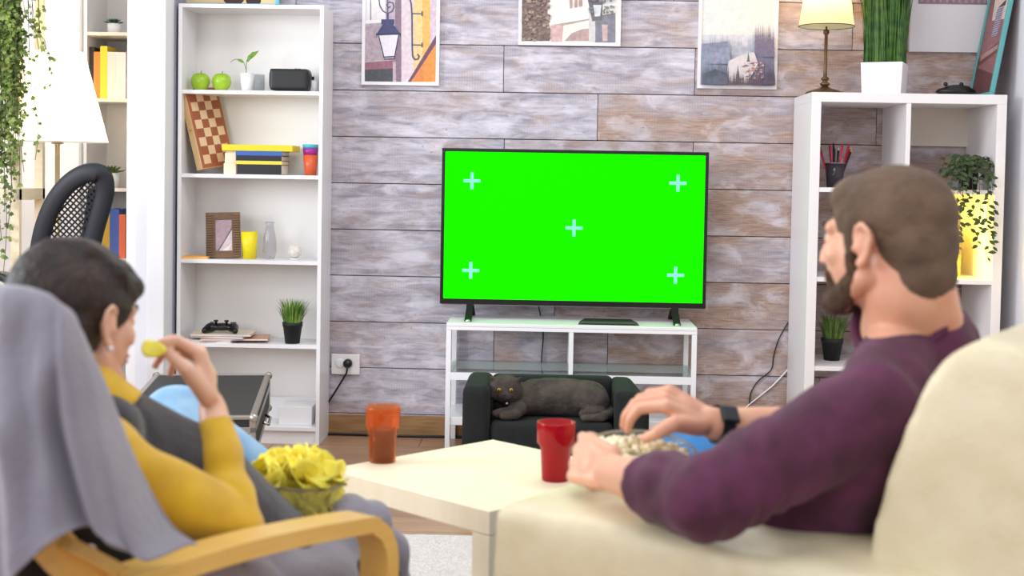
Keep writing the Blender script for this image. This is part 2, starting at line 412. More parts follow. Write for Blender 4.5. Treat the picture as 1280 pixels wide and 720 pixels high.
def leaf(mb, base, tip, w, n=None, curl=.0):
    """a pointed folded leaf of 8 faces"""
    b = V(base); e = V(tip); d = e-b; n = V(n) if n else V((0, -1, .3)); s = d.cross(n).normalized()*w; nn = s.cross(d).normalized()*w*.35
    a1 = b+d*.28; a2 = b+d*.65-nn*curl
    vs = [b, a1-s*.42+nn, a1, a1+s*.42+nn, a2-s*.4+nn, a2, a2+s*.4+nn, e-nn*curl*2]
    mb.add(vs, [(0, 2, 1), (0, 3, 2), (1, 2, 5, 4), (2, 3, 6, 5), (4, 5, 7), (5, 6, 7)], True)
mb = MB()
leaf(mb, c+V((-.001, -.004, .125)), c+V((.046, -.006, .172)), .024, curl=.6); leaf(mb, c+V((.002, -.003, .12)), c+V((.018, -.004, .16)), .014)
leaf(mb, c+V((-.012, -.004, .118)), c+V((-.045, -.01, .134)), .013)
obj('leaf', mb, mat('seedling_leaf', (108, 148, 40), .5), t)
c = shelf_at(322, 108, -.12, 1.451)
o = obj('jar', MB().lathe(c, [(.026, 0), (.030, .02), (.030, .075), (.028, .075), (.028, .004), (0, .004)], 28), glass('clear_glass', (240, 242, 244), .1), None)
tag(o, 'small clear glass jar between the seedling and the black headset', 'jar')
# VR headset
c = shelf_at(363.5, 108, -.17, 1.451)
t = thing('vr_headset', 'black virtual reality headset lying on the upper bookcase shelf', 'headset', c)
mb = MB()
mb.box(c+V((-.080, -.045, .006)), c+V((.078, .035, .094))).box(c+V((-.086, -.03, .02)), c+V((.084, .03, .08)))
blob('visor', mb, mat('headset_black', (13, 14, 16), .45), t, vox=.004, it=24)
obj('strap', MB().sweep(smoothpath([c+V((.065, .02, .05)), c+V((.085, .05, .055)), c+V((.06, .10, .05)), c+V((-.05, .11, .05)), c+V((-.085, .05, .05)), c+V((-.07, .01, .05))]), .03, .004, (0, 0, 1)), BLACKM, t)
obj('top_strap', MB().sweep(smoothpath([c+V((.02, .0, .092)), c+V((.02, .05, .098)), c+V((.01, .10, .07))]), .022, .004, (1, 0, 0)), BLACKM, t)
obj('lens_rim', MB().tube([c+V((.026+.006*cos(a*pi/6), -.036, .088+.009*sin(a*pi/6))) for a in range(12)], .0015, 6, True), mat('silver_rim', (190, 190, 195), .3, metal=.8), t)
c = shelf_at(391, 108, -.14, 1.451)
tag(obj('candle', MB().lathe(c, [(.018, 0), (.019, .05), (.017, .052), (0, .048)], 20), PAPER), 'short white candle by the black headset at the shelf end', 'candle')

# ---- second shelf: chess board, stack of books, plastic cups
Z = 1.109
p0 = shelf_at(258, 215, -.12, Z)
top = at(235, 119, -.12); top.y = -.12
ax = (V((top.x, 0, top.z)) - V((p0.x, 0, p0.z))); hgt = ax.length; ax.normalize(); nx = V((ax.z, 0, -ax.x)); yy = V((0, 1, 0))
yawv = V((cos(radians(-38)), sin(radians(-38)), 0))
t = thing('chess_board', 'folded wooden chess board leaning on the bookcase side', 'chess board', p0)
# board: thin folded box, playing face turned partly to the room
wid = .19; thk = .034
fx = V((cos(radians(59)), sin(radians(59)), 0)); fn = V((fx.y, -fx.x, 0))
lean = ax; fn2 = (fn - lean*fn.dot(lean)).normalized(); fx2 = lean.cross(fn2).normalized()*-1
if fx2.x < 0: fx2 = -fx2
B0 = p0 + V((.010, -.10, .018))
M = Matrix(((fx2.x, fn2.x, lean.x, B0.x), (fx2.y, fn2.y, lean.y, B0.y), (fx2.z, fn2.z, lean.z, B0.z), (0, 0, 0, 1)))
PW = mat('chess_pale_wood', (222, 190, 140), .5, c2=(206, 168, 116), scale=10)
obj('board_body', MB().box((0, -thk, 0), (wid, -.001, hgt), M), PW, t, bevel=.002)
mb = MB(); mb.col((170, 98, 66)); mb.box((.004, -.001, .004), (wid-.004, .0005, hgt-.004), M)
for i in range(4):
    for j in range(8):
        mb.col((232, 200, 160) if (i+j) % 2 == 0 else (160, 92, 62))
        a0 = .018+(wid-.036)/4*i; b0 = .02+(hgt-.04)/8*j
        mb.box((a0, .0005, b0), (a0+(wid-.036)/4, .0012, b0+(hgt-.04)/8), M)
obj('playing_face', mb, ARTP, t)
obj('clasp', MB().lathe(M @ V((.0, -thk/2, hgt*.5)), [(.006, -.003), (.006, .003)], 12), mat('brass', (200, 160, 80), .3, metal=1), t)
def book(name, lab, x0, x1, z0, z1, y0, y1, cover, pages=(236, 230, 218), group='books stacked on the bookcase', spine='front', rot=0):
    c = V(((x0+x1)/2, (y0+y1)/2, z0)); t = thing(name, lab, 'book', c, group)
    M = Matrix.Translation(c) @ Matrix.Rotation(rot, 4, 'Z') @ Matrix.Translation(-c)
    cm = mat('cover_%d_%d_%d' % cover, cover, .55); th = .0018
    mb = MB().box((x0, y0, z0), (x1, y1, z0+th), M).box((x0, y0, z1-th), (x1, y1, z1), M).box((x0, y0, z0+th), (x1, y0+th, z1-th), M)
    obj('cover', mb, cm, t)
    obj('pages', MB().box((x0+.003, y0+th, z0+th), (x1-.003, y1-.003, z1-th), M), mat('pages', pages, .8), t)
    return t
def X(u, Y=-.2): return at(u, 200, Y).x
zz = Z
for (u0, u1, h, c, lab) in ((299, 354, .042, (24, 24, 28), 'thick black book at the bottom of the stack under a thin yellow one'),
                           (297, 354.5, .014, (226, 206, 60), 'thin yellow book in the middle of the stack between two black ones'),
                           (297.5, 354, .022, (20, 22, 40), 'black book in the stack, directly above the thin yellow one'),
                           (297, 355, .018, (50, 92, 170), 'blue book in the stack under the wide yellow box')):
    book('book', lab, X(u0), X(u1), zz, zz+h, -.235, -.08, c); zz += h
zt = zz
o = tag(obj('wooden_blocks', MB().box((X(281), -.22, Z), (X(296.5), -.1, Z+.045)).box((X(282), -.215, Z+.045), (X(296), -.1, Z+.088)).box((X(283), -.21, Z+.088), (X(295.5), -.1, zt)), mat('raw_block', (232, 214, 190), .7), bevel=.002),
        'pale end papers of a block of loose pads left of the dark book stack', 'paper pads')
o = obj('storage_box', MB().box((X(279), -.225, zt), (X(367), -.06, zt+.026)), mat('yellow_card', (226, 204, 30), .6), bevel=.002)
tag(o, 'flat bright yellow box lying across the top of the book stack', 'box')
zb = Z; c = shelf_at(388, 216, -.16, Z)
for (h0, h1, cc, lab) in ((0, .085, (214, 92, 50), 'orange plastic cup at the bottom of the stack of three'), (.085, .112, (160, 30, 140), 'purple plastic cup in the middle of the stack of three, only its rim band showing'), (.112, .128, (70, 180, 200), 'turquoise plastic cup on top of the stack of three, only its rim showing')):
    r0 = .024+.006*h0/.1; r1 = .024+.008*h1/.1
    o = obj('plastic_cup', MB().lathe(c+V((0, 0, h0)), [(r0, 0), (r1, h1-h0), (r1-.002, h1-h0), (r0-.002, .002), (0, .002)], 28), mat('cup_%d' % cc[0], cc, .35))
    tag(o, lab, 'cup', 'plastic cups stacked on the bookcase')

# ---- third shelf: frame, yellow cup, vase, ball
Z = .758
P0 = shelf_at(258, 322, -.19, Z); P1 = shelf_at(300, 322, -.19, Z)
t = thing('photo_frame', 'ribbed brown standing photo frame on the bookcase middle shelf', 'photo frame', (P0+P1)*.5)
w = P1.x-P0.x; h = .19; tl = Matrix.Translation(P0) @ Matrix.Rotation(radians(9), 4, 'Z') @ Matrix.Rotation(radians(-8), 4, 'X') @ Matrix.Rotation(radians(-2), 4, 'Y')
WOODD = mat('ribbed_brown_wood', (92, 64, 44), .5, c2=(124, 92, 60), scale=12)
mb = MB()
for (a, b, c, d) in ((0, .038, 0, h), (w-.034, w, 0, h), (.038, w-.034, 0, .03), (.038, w-.034, h-.03, h)): mb.box((a, -.008, c), (b, .008, d), tl)
for k in range(18):
    z0 = .004+k*(h-.008)/18
    for (a, b) in ((.001, .03), (w-.028, w-.001)): mb.box((a, -.013, z0), (b, -.008, z0+.006), tl)
obj('frame', mb, WOODD, t, bevel=.001)
mb = MB().col((168, 142, 152)); mb.box((.036, -.004, .028), (w-.032, .0, h-.028), tl)
mb.col((206, 190, 196)); mb.add([tl @ V(q) for q in ((.05, -.005, .03), (w-.034, -.005, .03), (w-.034, -.005, .12))], [(0, 1, 2)])
mb.col((110, 84, 90)); mb.add([tl @ V(q) for q in ((.045, -.0052, .03), (.052, -.0052, .03), (w-.034, -.0052, .13), (w-.034, -.0052, .118))], [(0, 1, 2, 3)])
mb.col((232, 218, 214)); mb.add([tl @ V(q) for q in ((.065, -.0054, .03), (w-.05, -.0054, .03), (w-.036, -.0054, .06))], [(0, 1, 2)])
obj('photo', mb, ART, t)
obj('easel_back', MB().prism([tl @ V((w*.4, .008, h*.7)), tl @ V((w*.6, .008, h*.7)), V(P0)+V((w*.62, .09, .001)), V(P0)+V((w*.38, .09, .001))], (0, .003, 0)), BLACKM, t)
c = shelf_at(311.5, 322, -.15, Z)
tag(obj('cup', MB().lathe(c, [(.0, 0), (.028, 0), (.036, .112), (.034, .112), (.026, .004), (0, .004)], 32), mat('cup_yellow', (238, 218, 20), .4)), 'plain bright yellow cup behind the brown photo frame', 'cup')
c = shelf_at(337, 322, -.13, Z)
tag(obj('vase', MB().lathe(c, [(.020, 0), (.030, .03), (.026, .09), (.016, .14), (.02, .155), (.018, .155), (.014, .14), (.024, .09), (.028, .03), (0, .003)], 28), glass('clear_vase_glass', (244, 244, 246), .12)), 'slim clear glass vase on the bookcase right of the yellow cup', 'vase')
c = shelf_at(368.5, 323, -.16, Z)
t = thing('decorative_ball', 'small white woven ball on a ring at the right of the shelf', 'ornament', c)
obj('ball', MB().ico(c+V((0, 0, .034)), .029, 3), mat('woven_white', (236, 230, 224), .8, c2=(214, 206, 198), scale=90, bump=.6, bscale=150), t)
obj('base_ring', MB().tube([c+V((.018*cos(a*pi/8), .018*sin(a*pi/8), .0035)) for a in range(16)], .0035, 8, True), WHITE, t)
p = shelf_at(226, 322, -.2, Z); q = shelf_at(256, 322, -.2, Z)
book('book', 'thin orange covered book lying flat left of the brown photo frame', p.x, q.x+.02, Z, Z+.01, -.235, -.13, (238, 176, 92), group=None)
o = bpy.context.scene.objects

# ---- fourth shelf: magazines, game controller, grass pot
Z = .413
def mag(lab, u0, u1, z0, h, rot, c, c2=None):
    a = at(u0, 420, -.18).x; b = at(u1, 420, -.18).x; cc = V(((a+b)/2, -.15, z0)); M = Matrix.Translation(cc) @ Matrix.Rotation(radians(rot), 4, 'Z')
    t = thing('magazine', lab, 'magazine', cc, 'magazines under the game controller'); hw = (b-a)/2
    obj('pages', MB().box((-hw, -.085, .0006), (hw-.002, .085, h-.0006), M), mat('magazine_pages', (226, 216, 212), .6), t)
    mb = MB().box((-hw-.001, -.086, h-.0006), (hw, .086, h), M).box((-hw-.001, -.086, 0), (hw, .086, .0006), M).box((-hw-.001, -.086, 0), (-hw, .086, h), M)
    obj('cover', mb, mat('magcover_%d_%d_%d' % c, c, .35), t)
    return t
mag('white magazine at the bottom of the pile, sticking out over the shelf edge', 238, 296, Z, .011, -6, (238, 236, 240))
mag('orange backed magazine in the pile poking out to the right', 252, 334, Z+.011, .007, 9, (206, 142, 110))
mag('magazine with a dark blue spine, second from the top of the pile', 243, 310, Z+.018, .010, -4, (60, 60, 110))
mag('cream topped magazine directly under the game controller', 241, 315, Z+.028, .008, 4, (232, 214, 190))
zc = Z+.036; c = V((at(278, 405, -.17).x, -.17, zc))
t = thing('game_controller', 'black game controller lying on the pile of magazines', 'controller', c)
CB = mat('controller_black', (14, 14, 16), .3)
mb = MB().ico(c+V((0, .0, .024)), (.058, .032, .017), 3).ico(c+V((-.045, -.002, .022)), (.024, .03, .02), 3).ico(c+V((.045, -.002, .022)), (.024, .03, .02), 3)
mb.cap(c+V((-.052, -.01, .02)), c+V((-.062, -.055, .013)), .02, .012).cap(c+V((.05, -.01, .02)), c+V((.066, -.05, .013)), .02, .012)
blob('shell', mb, CB, t, vox=.0035, it=5)
for sx in (-.022, .022): obj('thumbstick', MB().lathe(c+V((sx, -.02, .034)), [(.005, 0), (.005, .012), (.0095, .014), (.0095, .019), (.006, .021), (0, .020)], 18), CB, t)
for k in range(4): obj('button', MB().lathe(c+V((.045+.009*cos(k*pi/2), .005+.009*sin(k*pi/2), .038)), [(.0035, 0), (.0035, .005), (0, .006)], 10), mat('button_grey', (70, 70, 78), .4), t)
mb = MB().box(c+V((-.052, .002, .036)), c+V((-.038, .008, .043))).box(c+V((-.048, -.002, .036)), c+V((-.042, .012, .043)))
obj('direction_pad', mb, CB, t)
def grass_pot(name, lab, cat, c, rb, rt, h, gh, gs, n, pm=POTB, gm=GRASS, square=False, grp=None, seed=1, bw=.004):
    t = thing(name, lab, cat, c, grp); c = V(c)
    if square:
        mb = MB(); k = 4; ca, sa = cos(radians(-22)), sin(radians(-22))
        def ring(r, z): return [c+V((r*(sx*ca-sy*sa), r*(sx*sa+sy*ca), z)) for sx, sy in ((-1, -1), (1, -1), (1, 1), (-1, 1))]
        vs = ring(rb, 0)+ring(rt, h)+ring(rt-.006, h)+ring(rt-.008, h-.03)
        fs = [(3, 2, 1, 0)] + [(j*4+i, j*4+(i+1) % 4, (j+1)*4+(i+1) % 4, (j+1)*4+i) for j in range(3) for i in range(4)] + [(12, 13, 14, 15)]
        mb.add(vs, fs); obj('pot', mb, pm, t, bevel=.002)
    else:
        obj('pot', MB().lathe(c, [(0, 0), (rb, 0), (rt*.95, h*.78), (rt, h*.78), (rt*1.03, h), (rt*.96, h), (rt*.88, h*.8), (0, h*.8)], 28), pm, t)
    obj('soil', MB().lathe(c+V((0, 0, h-.012)), [(0, 0), (rt*.9, 0), (rt*.88, .004), (0, .006)], 20), SOIL, t)
    rg = random.Random(seed); mb = MB()
    for i in range(n):
        a = rg.random()*2*pi; r = sqrt(rg.random())*rt*.85
        if square: ux, uy = rg.uniform(-.9, .9)*rt, rg.uniform(-.9, .9)*rt; b = c+V((ux*ca-uy*sa, ux*sa+uy*ca, h-.012))
        else: b = c+V((r*cos(a), r*sin(a), h-.012))
        H = gh*rg.uniform(.6, 1.0); sp = gs*(r/rt if not square else rg.random())*rg.uniform(.4, 1.2)
        dx = V((cos(a), sin(a), 0))
        pts = [b, b+dx*sp*.18+V((0, 0, H*.4)), b+dx*sp*.5+V((0, 0, H*.75)), b+dx*sp+V((0, 0, H))]
        s = V((cos(a+1.6), sin(a+1.6)*.5, 0)).normalized()*bw*rg.uniform(.7, 1.3)/2
        vs = []
        for k, p in enumerate(pts): w = (1, .9, .6, .05)[k]; vs += [p-s*w, p+s*w]
        mb.add(vs, [(0, 1, 3, 2), (2, 3, 5, 4), (4, 5, 7, 6)], True)
    obj('grass', mb, gm, t)
    return t
c = shelf_at(365.5, 427, -.19, Z)
grass_pot('potted_grass', 'short spiky grass in a black pot on the left bookcase', 'plant', c, .030, .041, .088, .115, .065, 260, seed=4)
# ---- low shelf: white box
o = obj('storage_box', MB().box((at(351, 500, -.16).x, -.2, .072), (at(392, 500, -.16).x, -.065, .15)), WHITE, bevel=.002)
tag(o, 'low plain white box on the bottom shelf of the bookcase', 'box')

# ================================================================ black flight case on a low stool
A = atz(338, 467, .37); B = atz(320, 520, .37); dirc = (B-A).normalized(); side = V((dirc.y, -dirc.x, 0))
if side.x > 0: side = -side
Lc = (B-A).length; wc = .42; hc = .135
M = Matrix(((side.x, dirc.x, 0, A.x), (side.y, dirc.y, 0, A.y), (0, 0, 1, .37-hc), (0, 0, 0, 1)))
t = thing('flight_case', 'flat black flight case with silver metal edges in front of the bookcase', 'case', M @ V((wc/2, Lc/2, 0)))
CASEB = mat('case_black', (30, 31, 33), .55, bump=.15, bscale=200)
obj('case_body', MB().box((.004, .004, .004), (wc-.004, Lc-.004, hc*.66), M), CASEB, t)
obj('lid', MB().box((.004, .004, hc*.68), (wc-.004, Lc-.004, hc-.003), M), CASEB, t)
ALU = mat('aluminium_edge', (172, 164, 160), .35, metal=.85)
def edge(name, a, b, w=.018): obj(name, MB().box(a, b, M), ALU, t, bevel=.003)
e = .02
for x in (0, wc-e): edge('edge_profile', (x, 0, hc-e*.6), (x+e, Lc, hc)); edge('edge_profile', (x, 0, 0), (x+e, Lc, e*.6)); edge('edge_profile', (x if x == 0 else wc-.004, 0, hc*.6), (x+.004 if x == 0 else wc, Lc, hc*.74))
for y in (0, Lc-e): edge('edge_profile', (0, y, hc-e*.6), (wc, y+e, hc)); edge('edge_profile', (0, y, 0), (wc, y+e, e*.6)); edge('edge_profile', (0, y if y == 0 else Lc-.004, hc*.6), (wc, y+.004 if y == 0 else Lc, hc*.74))
for x in (0, wc-e):
    for y in (0, Lc-e): edge('edge_profile', (x, y, 0), (x+e, y+e, hc))
for x in (0, wc):
    for y in (0, Lc):
        for z in (0, hc): obj('ball_corner', MB().ico(M @ V((x+(.007 if x == 0 else -.007), y+(.007 if y == 0 else -.007), z+(.007 if z == 0 else -.007))), .015, 2), ALU, t)
for x in (.1, .32): obj('latch', MB().box((x-.02, Lc, hc*.42), (x+.02, Lc+.006, hc*.85), M), ALU, t, bevel=.003)
obj('handle', MB().tube([M @ V(q) for q in ((-.002, Lc*.42, hc*.35), (-.02, Lc*.43, hc*.28), (-.02, Lc*.57, hc*.28), (-.002, Lc*.58, hc*.35))], .005, 8), CHROME, t)
sc = M @ V((wc/2+.03, Lc/2, 0)); t = thing('low_stool', 'low dark stool carrying the black flight case', 'stool', (sc.x, sc.y, 0))
DW = mat('dark_stool', (52, 42, 38), .6)
obj('seat', MB().box((.12, .2, -.03), (wc-.02, Lc-.22, -.001), M), DW, t, bevel=.004)
for x in (.13, wc-.06):
    for y in (.22, Lc-.27):
        q = M @ V((x, y, 0)); obj('leg', MB().box((q.x, q.y, 0), (q.x+.03, q.y+.03, .37-hc-.03)), DW, t)

# ================================================================ television stand
SX0, SX1, SYF, SYB, SH = at(558, 404, -.37).x, at(871.7, 409, -.37).x, -.37, -.025, .53
t = thing('tv_stand', 'white metal television stand with a glass middle shelf', 'tv stand', ((SX0+SX1)/2, -.2, 0))
w = .02
obj('tabletop', MB().box((SX0, SYF, SH-.014), (SX1, SYB, SH)), WHITE, t, bevel=.002)
mb = MB()
obj('front_rail', MB().box((SX0, SYF, SH-.028), (SX1, SYF+w, SH-.0145)), WMETAL, t, bevel=.001)
for x in (SX0, SX1-w):
    for y in (SYF, SYB-w): obj('leg', MB().box((x, y, 0), (x+w, y+w, SH-.0285)), WMETAL, t, bevel=.001)
mx = (SX0+SX1)/2
for y in (SYF, SYB-w): obj('centre_post', MB().box((mx-.009, y, .30), (mx+.009, y+w, SH-.0285)), WMETAL, t, bevel=.001)
GZ = .335
mb = MB().box((SX0+w, SYF, GZ-.034), (SX1-w, SYF+w, GZ-.004)).box((SX0+w, SYB-w, GZ-.034), (SX1-w, SYB, GZ-.004)).box((SX0, SYF+w, GZ-.024), (SX0+w, SYB-w, GZ-.004)).box((SX1-w, SYF+w, GZ-.024), (SX1, SYB-w, GZ-.004))
obj('shelf_frame', mb, WMETAL, t, bevel=.001)
obj('glass_shelf', MB().box((SX0+.006, SYF+.006, GZ-.0035), (SX1-.006, SYB-.006, GZ+.0025)), glass('shelf_glass', (238, 244, 242), .05), t)
obj('lower_shelf', MB().box((SX0+.004, SYF+.006, .118), (SX1-.004, SYB-.004, .15)), WMETAL, t, bevel=.002)

# television
TX0, TX1 = at(552.5, 186, -.19).x, at(886.5, 191, -.19).x; TZ0, TZ1 = .590, 1.232; TY = -.19
c = V(((TX0+TX1)/2, TY, SH)); t = thing('television', 'large flat television showing a bright green screen with pale crosses', 'television', c)
BZ = mat('tv_bezel', (14, 14, 16), .25); bt = .014; bb = .022
mb = MB().box((TX0, TY, TZ0), (TX1, TY+.012, TZ0+bb)).box((TX0, TY, TZ1-bt), (TX1, TY+.012, TZ1)).box((TX0, TY, TZ0+bb), (TX0+bt, TY+.012, TZ1-bt)).box((TX1-bt, TY, TZ0+bb), (TX1, TY+.012, TZ1-bt))
obj('bezel', mb, BZ, t, bevel=.0015)
obj('back_shell', MB().box((TX0+.003, TY+.012, TZ0+.003), (TX1-.003, TY+.03, TZ1-.003)).box((TX0+.15, TY+.03, TZ0+.02), (TX1-.15, TY+.075, TZ0+.36)), BLACKM, t, bevel=.004)
obj('trim_strip', MB().box((TX0+.006, TY-.002, TZ0-.003), (TX1-.006, TY+.004, TZ0)), mat('tv_trim', (150, 150, 160), .25, metal=1), t)
def screen_mat(name, c, s=1.0):
    m = bpy.data.materials.new(name); m.use_nodes = True; nt = m.node_tree; nt.nodes.clear()
    e = nt.nodes.new('ShaderNodeEmission'); e.inputs[0].default_value = lin(c); e.inputs[1].default_value = s; o = nt.nodes.new('ShaderNodeOutputMaterial'); nt.links.new(e.outputs[0], o.inputs[0]); return m
def lit_screen(name, c):
    m, nt, p = newmat(name); p.inputs['Base Color'].default_value = lin(c); p.inputs['Roughness'].default_value = .6; p.inputs['Specular IOR Level'].default_value = 0
    p.inputs['Emission Color'].default_value = lin(c); p.inputs['Emission Strength'].default_value = .45; return m
scr = obj('screen', MB().box((TX0+bt, TY+.004, TZ0+bb), (TX1-bt, TY+.008, TZ1-bt)), lit_screen('screen_green', (20, 255, 0)), t)
CRM = screen_mat('cross_blue', (150, 236, 226))
for (u, v) in ((590, 226), (847.5, 229), (717.5, 285), (588.5, 338), (844.5, 344)):
    p = at(u, v, TY+.004); a, b = .035, .0065
    y0 = TY+.0028; pts = [(-a, -b), (-b, -b), (-b, -a), (b, -a), (b, -b), (a, -b), (a, b), (b, b), (b, a), (-b, a), (-b, b), (-a, b)]
    obj('tracking_cross', MB().prism([(p.x+x, y0, p.z+z) for x, z in pts], (0, .001, 0)), CRM, scr)
for u in (587, 843.5):
    x = at(u, 395, -.2).x
    mb = MB().prism([(x-.014, TY+.0, TZ0+.01), (x-.014, TY+.02, TZ0+.01), (x-.014, TY+.16, SH+.006), (x-.014, TY+.16, SH), (x-.014, TY+.13, SH), (x-.014, TY+.005, SH+.04), (x-.014, TY-.11, SH), (x-.014, TY-.13, SH), (x-.014, TY-.13, SH+.008), (x-.014, TY-.02, SH+.045)], (.028, 0, 0))
    lg = obj('leg', mb, mat('tv_leg', (34, 32, 32), .7, spec=.1), t, bevel=.002)
    obj('leg_tip', MB().lathe((x, TY-.128, SH), [(.012, 0), (.012, .006), (.008, .010), (0, .011)], 16), CHROME, lg)
# slim black box on the stand
a = at(722, 403, -.3).x; b = at(799, 405, -.3).x
t = thing('media_box', 'slim black media box on the television stand under the screen', 'media box', ((a+b)/2, -.27, SH))
mb = MB(); z0, z1 = SH, SH+.014
mb.add([(a, -.335, z0), (b, -.335, z0), (b-.01, -.2, z0), (a+.01, -.2, z0), (a+.012, -.325, z1), (b-.012, -.325, z1), (b-.03, -.22, z1), (a+.03, -.22, z1)], [(3, 2, 1, 0), (4, 5, 6, 7), (0, 1, 5, 4), (1, 2, 6, 5), (2, 3, 7, 6), (3, 0, 4, 7)])
obj('casing', mb, BLACK, t, bevel=.002)
obj('front_strip', MB().box((a+.014, -.3365, z0+.003), (b-.014, -.335, z0+.006)), mat('dark_glossy', (40, 40, 46), .1), t)

# ================================================================ pictures on the planks
def picture(lab, ul, ur, vb, Ztop, art, border=.014, lift=-.022, name='framed_print'):
    a = at(ul, vb, lift).x; b = at(ur, vb, lift).x; zb = (at(ul, vb, lift).z + at(ur, vb, lift).z)/2
    t = thing(name, lab, 'picture', ((a+b)/2, lift, zb), 'framed prints on the plank wall')
    mb = MB().box((a, lift, zb), (b, -.002, zb+border)).box((a, lift, Ztop-border), (b, -.002, Ztop)).box((a, lift, zb+border), (a+border, -.002, Ztop-border)).box((b-border, lift, zb+border), (b, -.002, Ztop-border))
    obj('frame', mb, PAPER, t, bevel=.001)
    obj('backing', MB().box((a+border, lift+.006, zb+border), (b-border, -.003, Ztop-border)), PAPER, t)
    mb = MB(); k = [0]; x0, x1, z0, z1 = a+border, b-border, zb+border, Ztop-border
    def P(pts, c):
        k[0] += 1; y = lift+.006-.0003-.00006*k[0]; mb.col(c)
        mb.poly([V((min(max(at(u, v, lift).x, x0), x1), y, min(max(at(u, v, lift).z, z0), z1))) for u, v in pts])
    art(P, ul, ur, vb); obj('print', mb, ART, t)
    return t
def stroke(P, pts, w, c):
    for (a, b) in zip(pts, pts[1:]):
        d = V((b[0]-a[0], b[1]-a[1])); 
        if d.length < .01: continue
        n = V((-d.y, d.x)).normalized()*w/2; d = d.normalized()*w*.2
        P([(a[0]+n.x-d.x, a[1]+n.y-d.y), (b[0]+n.x+d.x, b[1]+n.y+d.y), (b[0]-n.x+d.x, b[1]-n.y+d.y), (a[0]-n.x-d.x, a[1]-n.y-d.y)], c)
def art_lamp(P, ul, ur, vb):
    X = lambda x: 440+x/6.258; Y = lambda y: y/6.258
    Q = lambda pts, c: P([(X(a), Y(b)) for a, b in pts], c)
    Q([(60, -260), (400, -260), (400, 640), (60, 640)], (186, 170, 184))
    Q([(100, -260), (260, -260), (260, 165), (100, 165)], (226, 222, 226)); Q([(140, -260), (150, -260), (150, 160), (140, 160)], (150, 140, 148))
    Q([(100, 160), (240, 150), (240, 175), (100, 185)], (240, 236, 240)); Q([(100, 185), (250, 185), (250, 460), (100, 480)], (176, 160, 172))
    Q([(340, -260), (390, -260), (390, 640), (330, 640)], (134, 112, 130)); Q([(385, -260), (480, -260), (480, 640), (385, 640)], (214, 198, 206))
    Q([(480, -260), (560, -260), (560, 640), (480, 640)], (226, 196, 140)); Q([(550, -260), (612, -260), (612, 640), (550, 640)], (222, 176, 92)); Q([(610, -260), (690, -260), (690, 640), (610, 640)], (206, 186, 200))
    Q([(100, 490), (330, 470), (330, 540), (100, 560)], (150, 100, 116)); Q([(100, 545), (325, 535), (325, 640), (100, 640)], (72, 76, 84)); Q([(318, 480), (340, 480), (345, 640), (318, 640)], (190, 166, 180))
    Q([(455, 640), (645, 350), (690, 300), (690, 640)], (212, 132, 72)); Q([(560, 470), (640, 350), (690, 280), (690, 640), (560, 640)], (226, 142, 68)); Q([(435, 640), (460, 640), (690, 340), (690, 270)], (110, 70, 92))
    D = (66, 68, 110)
    Q([(228, 150), (330, 150), (330, 190), (228, 190)], D); Q([(238, 190), (322, 190), (375, 260), (190, 265)], D); Q([(186, 262), (382, 258), (378, 290), (370, 268), (196, 275), (192, 300)], (50, 50, 84))
    Q([(212, 278), (360, 272), (332, 440), (250, 445)], (226, 222, 232))
    for s in ([(208, 280), (250, 450)], [(364, 272), (330, 455)], [(245, 445), (335, 440)], [(250, 462), (330, 460)]): stroke(P, [(X(a), Y(b)) for a, b in s], 1.3, (58, 56, 80))
    stroke(P, [(X(278), Y(150)), (X(278), Y(100))], 2.5, D)
    pts = [(208, -40), (215, 40), (240, 85), (280, 105), (315, 85), (328, 50), (318, 22), (290, 14), (270, 35), (282, 60), (300, 50)]
    stroke(P, [(X(a), Y(b)) for a, b in pts], 1.4, (78, 80, 110)); stroke(P, [(X(278), Y(100)), (X(276), Y(-200))], 1.4, (96, 98, 124))
    pts = [(440, -60), (462, 30), (468, 110), (470, 380), (474, 440), (490, 465), (515, 462), (525, 440), (512, 424)]
    stroke(P, [(X(a), Y(b)) for a, b in pts], 1.8, (72, 76, 106))
    for y in (105, 350): stroke(P, [(X(465), Y(y)), (X(550), Y(y+2))], 1.4, (72, 76, 106)); stroke(P, [(X(548), Y(y-16)), (X(548), Y(y+18))], 1.6, (72, 76, 106))
picture('portrait print of an old street lantern on the planks, white frame', 451.5, 548.5, 106.5, 2.0, art_lamp)
rg = random.Random(5)
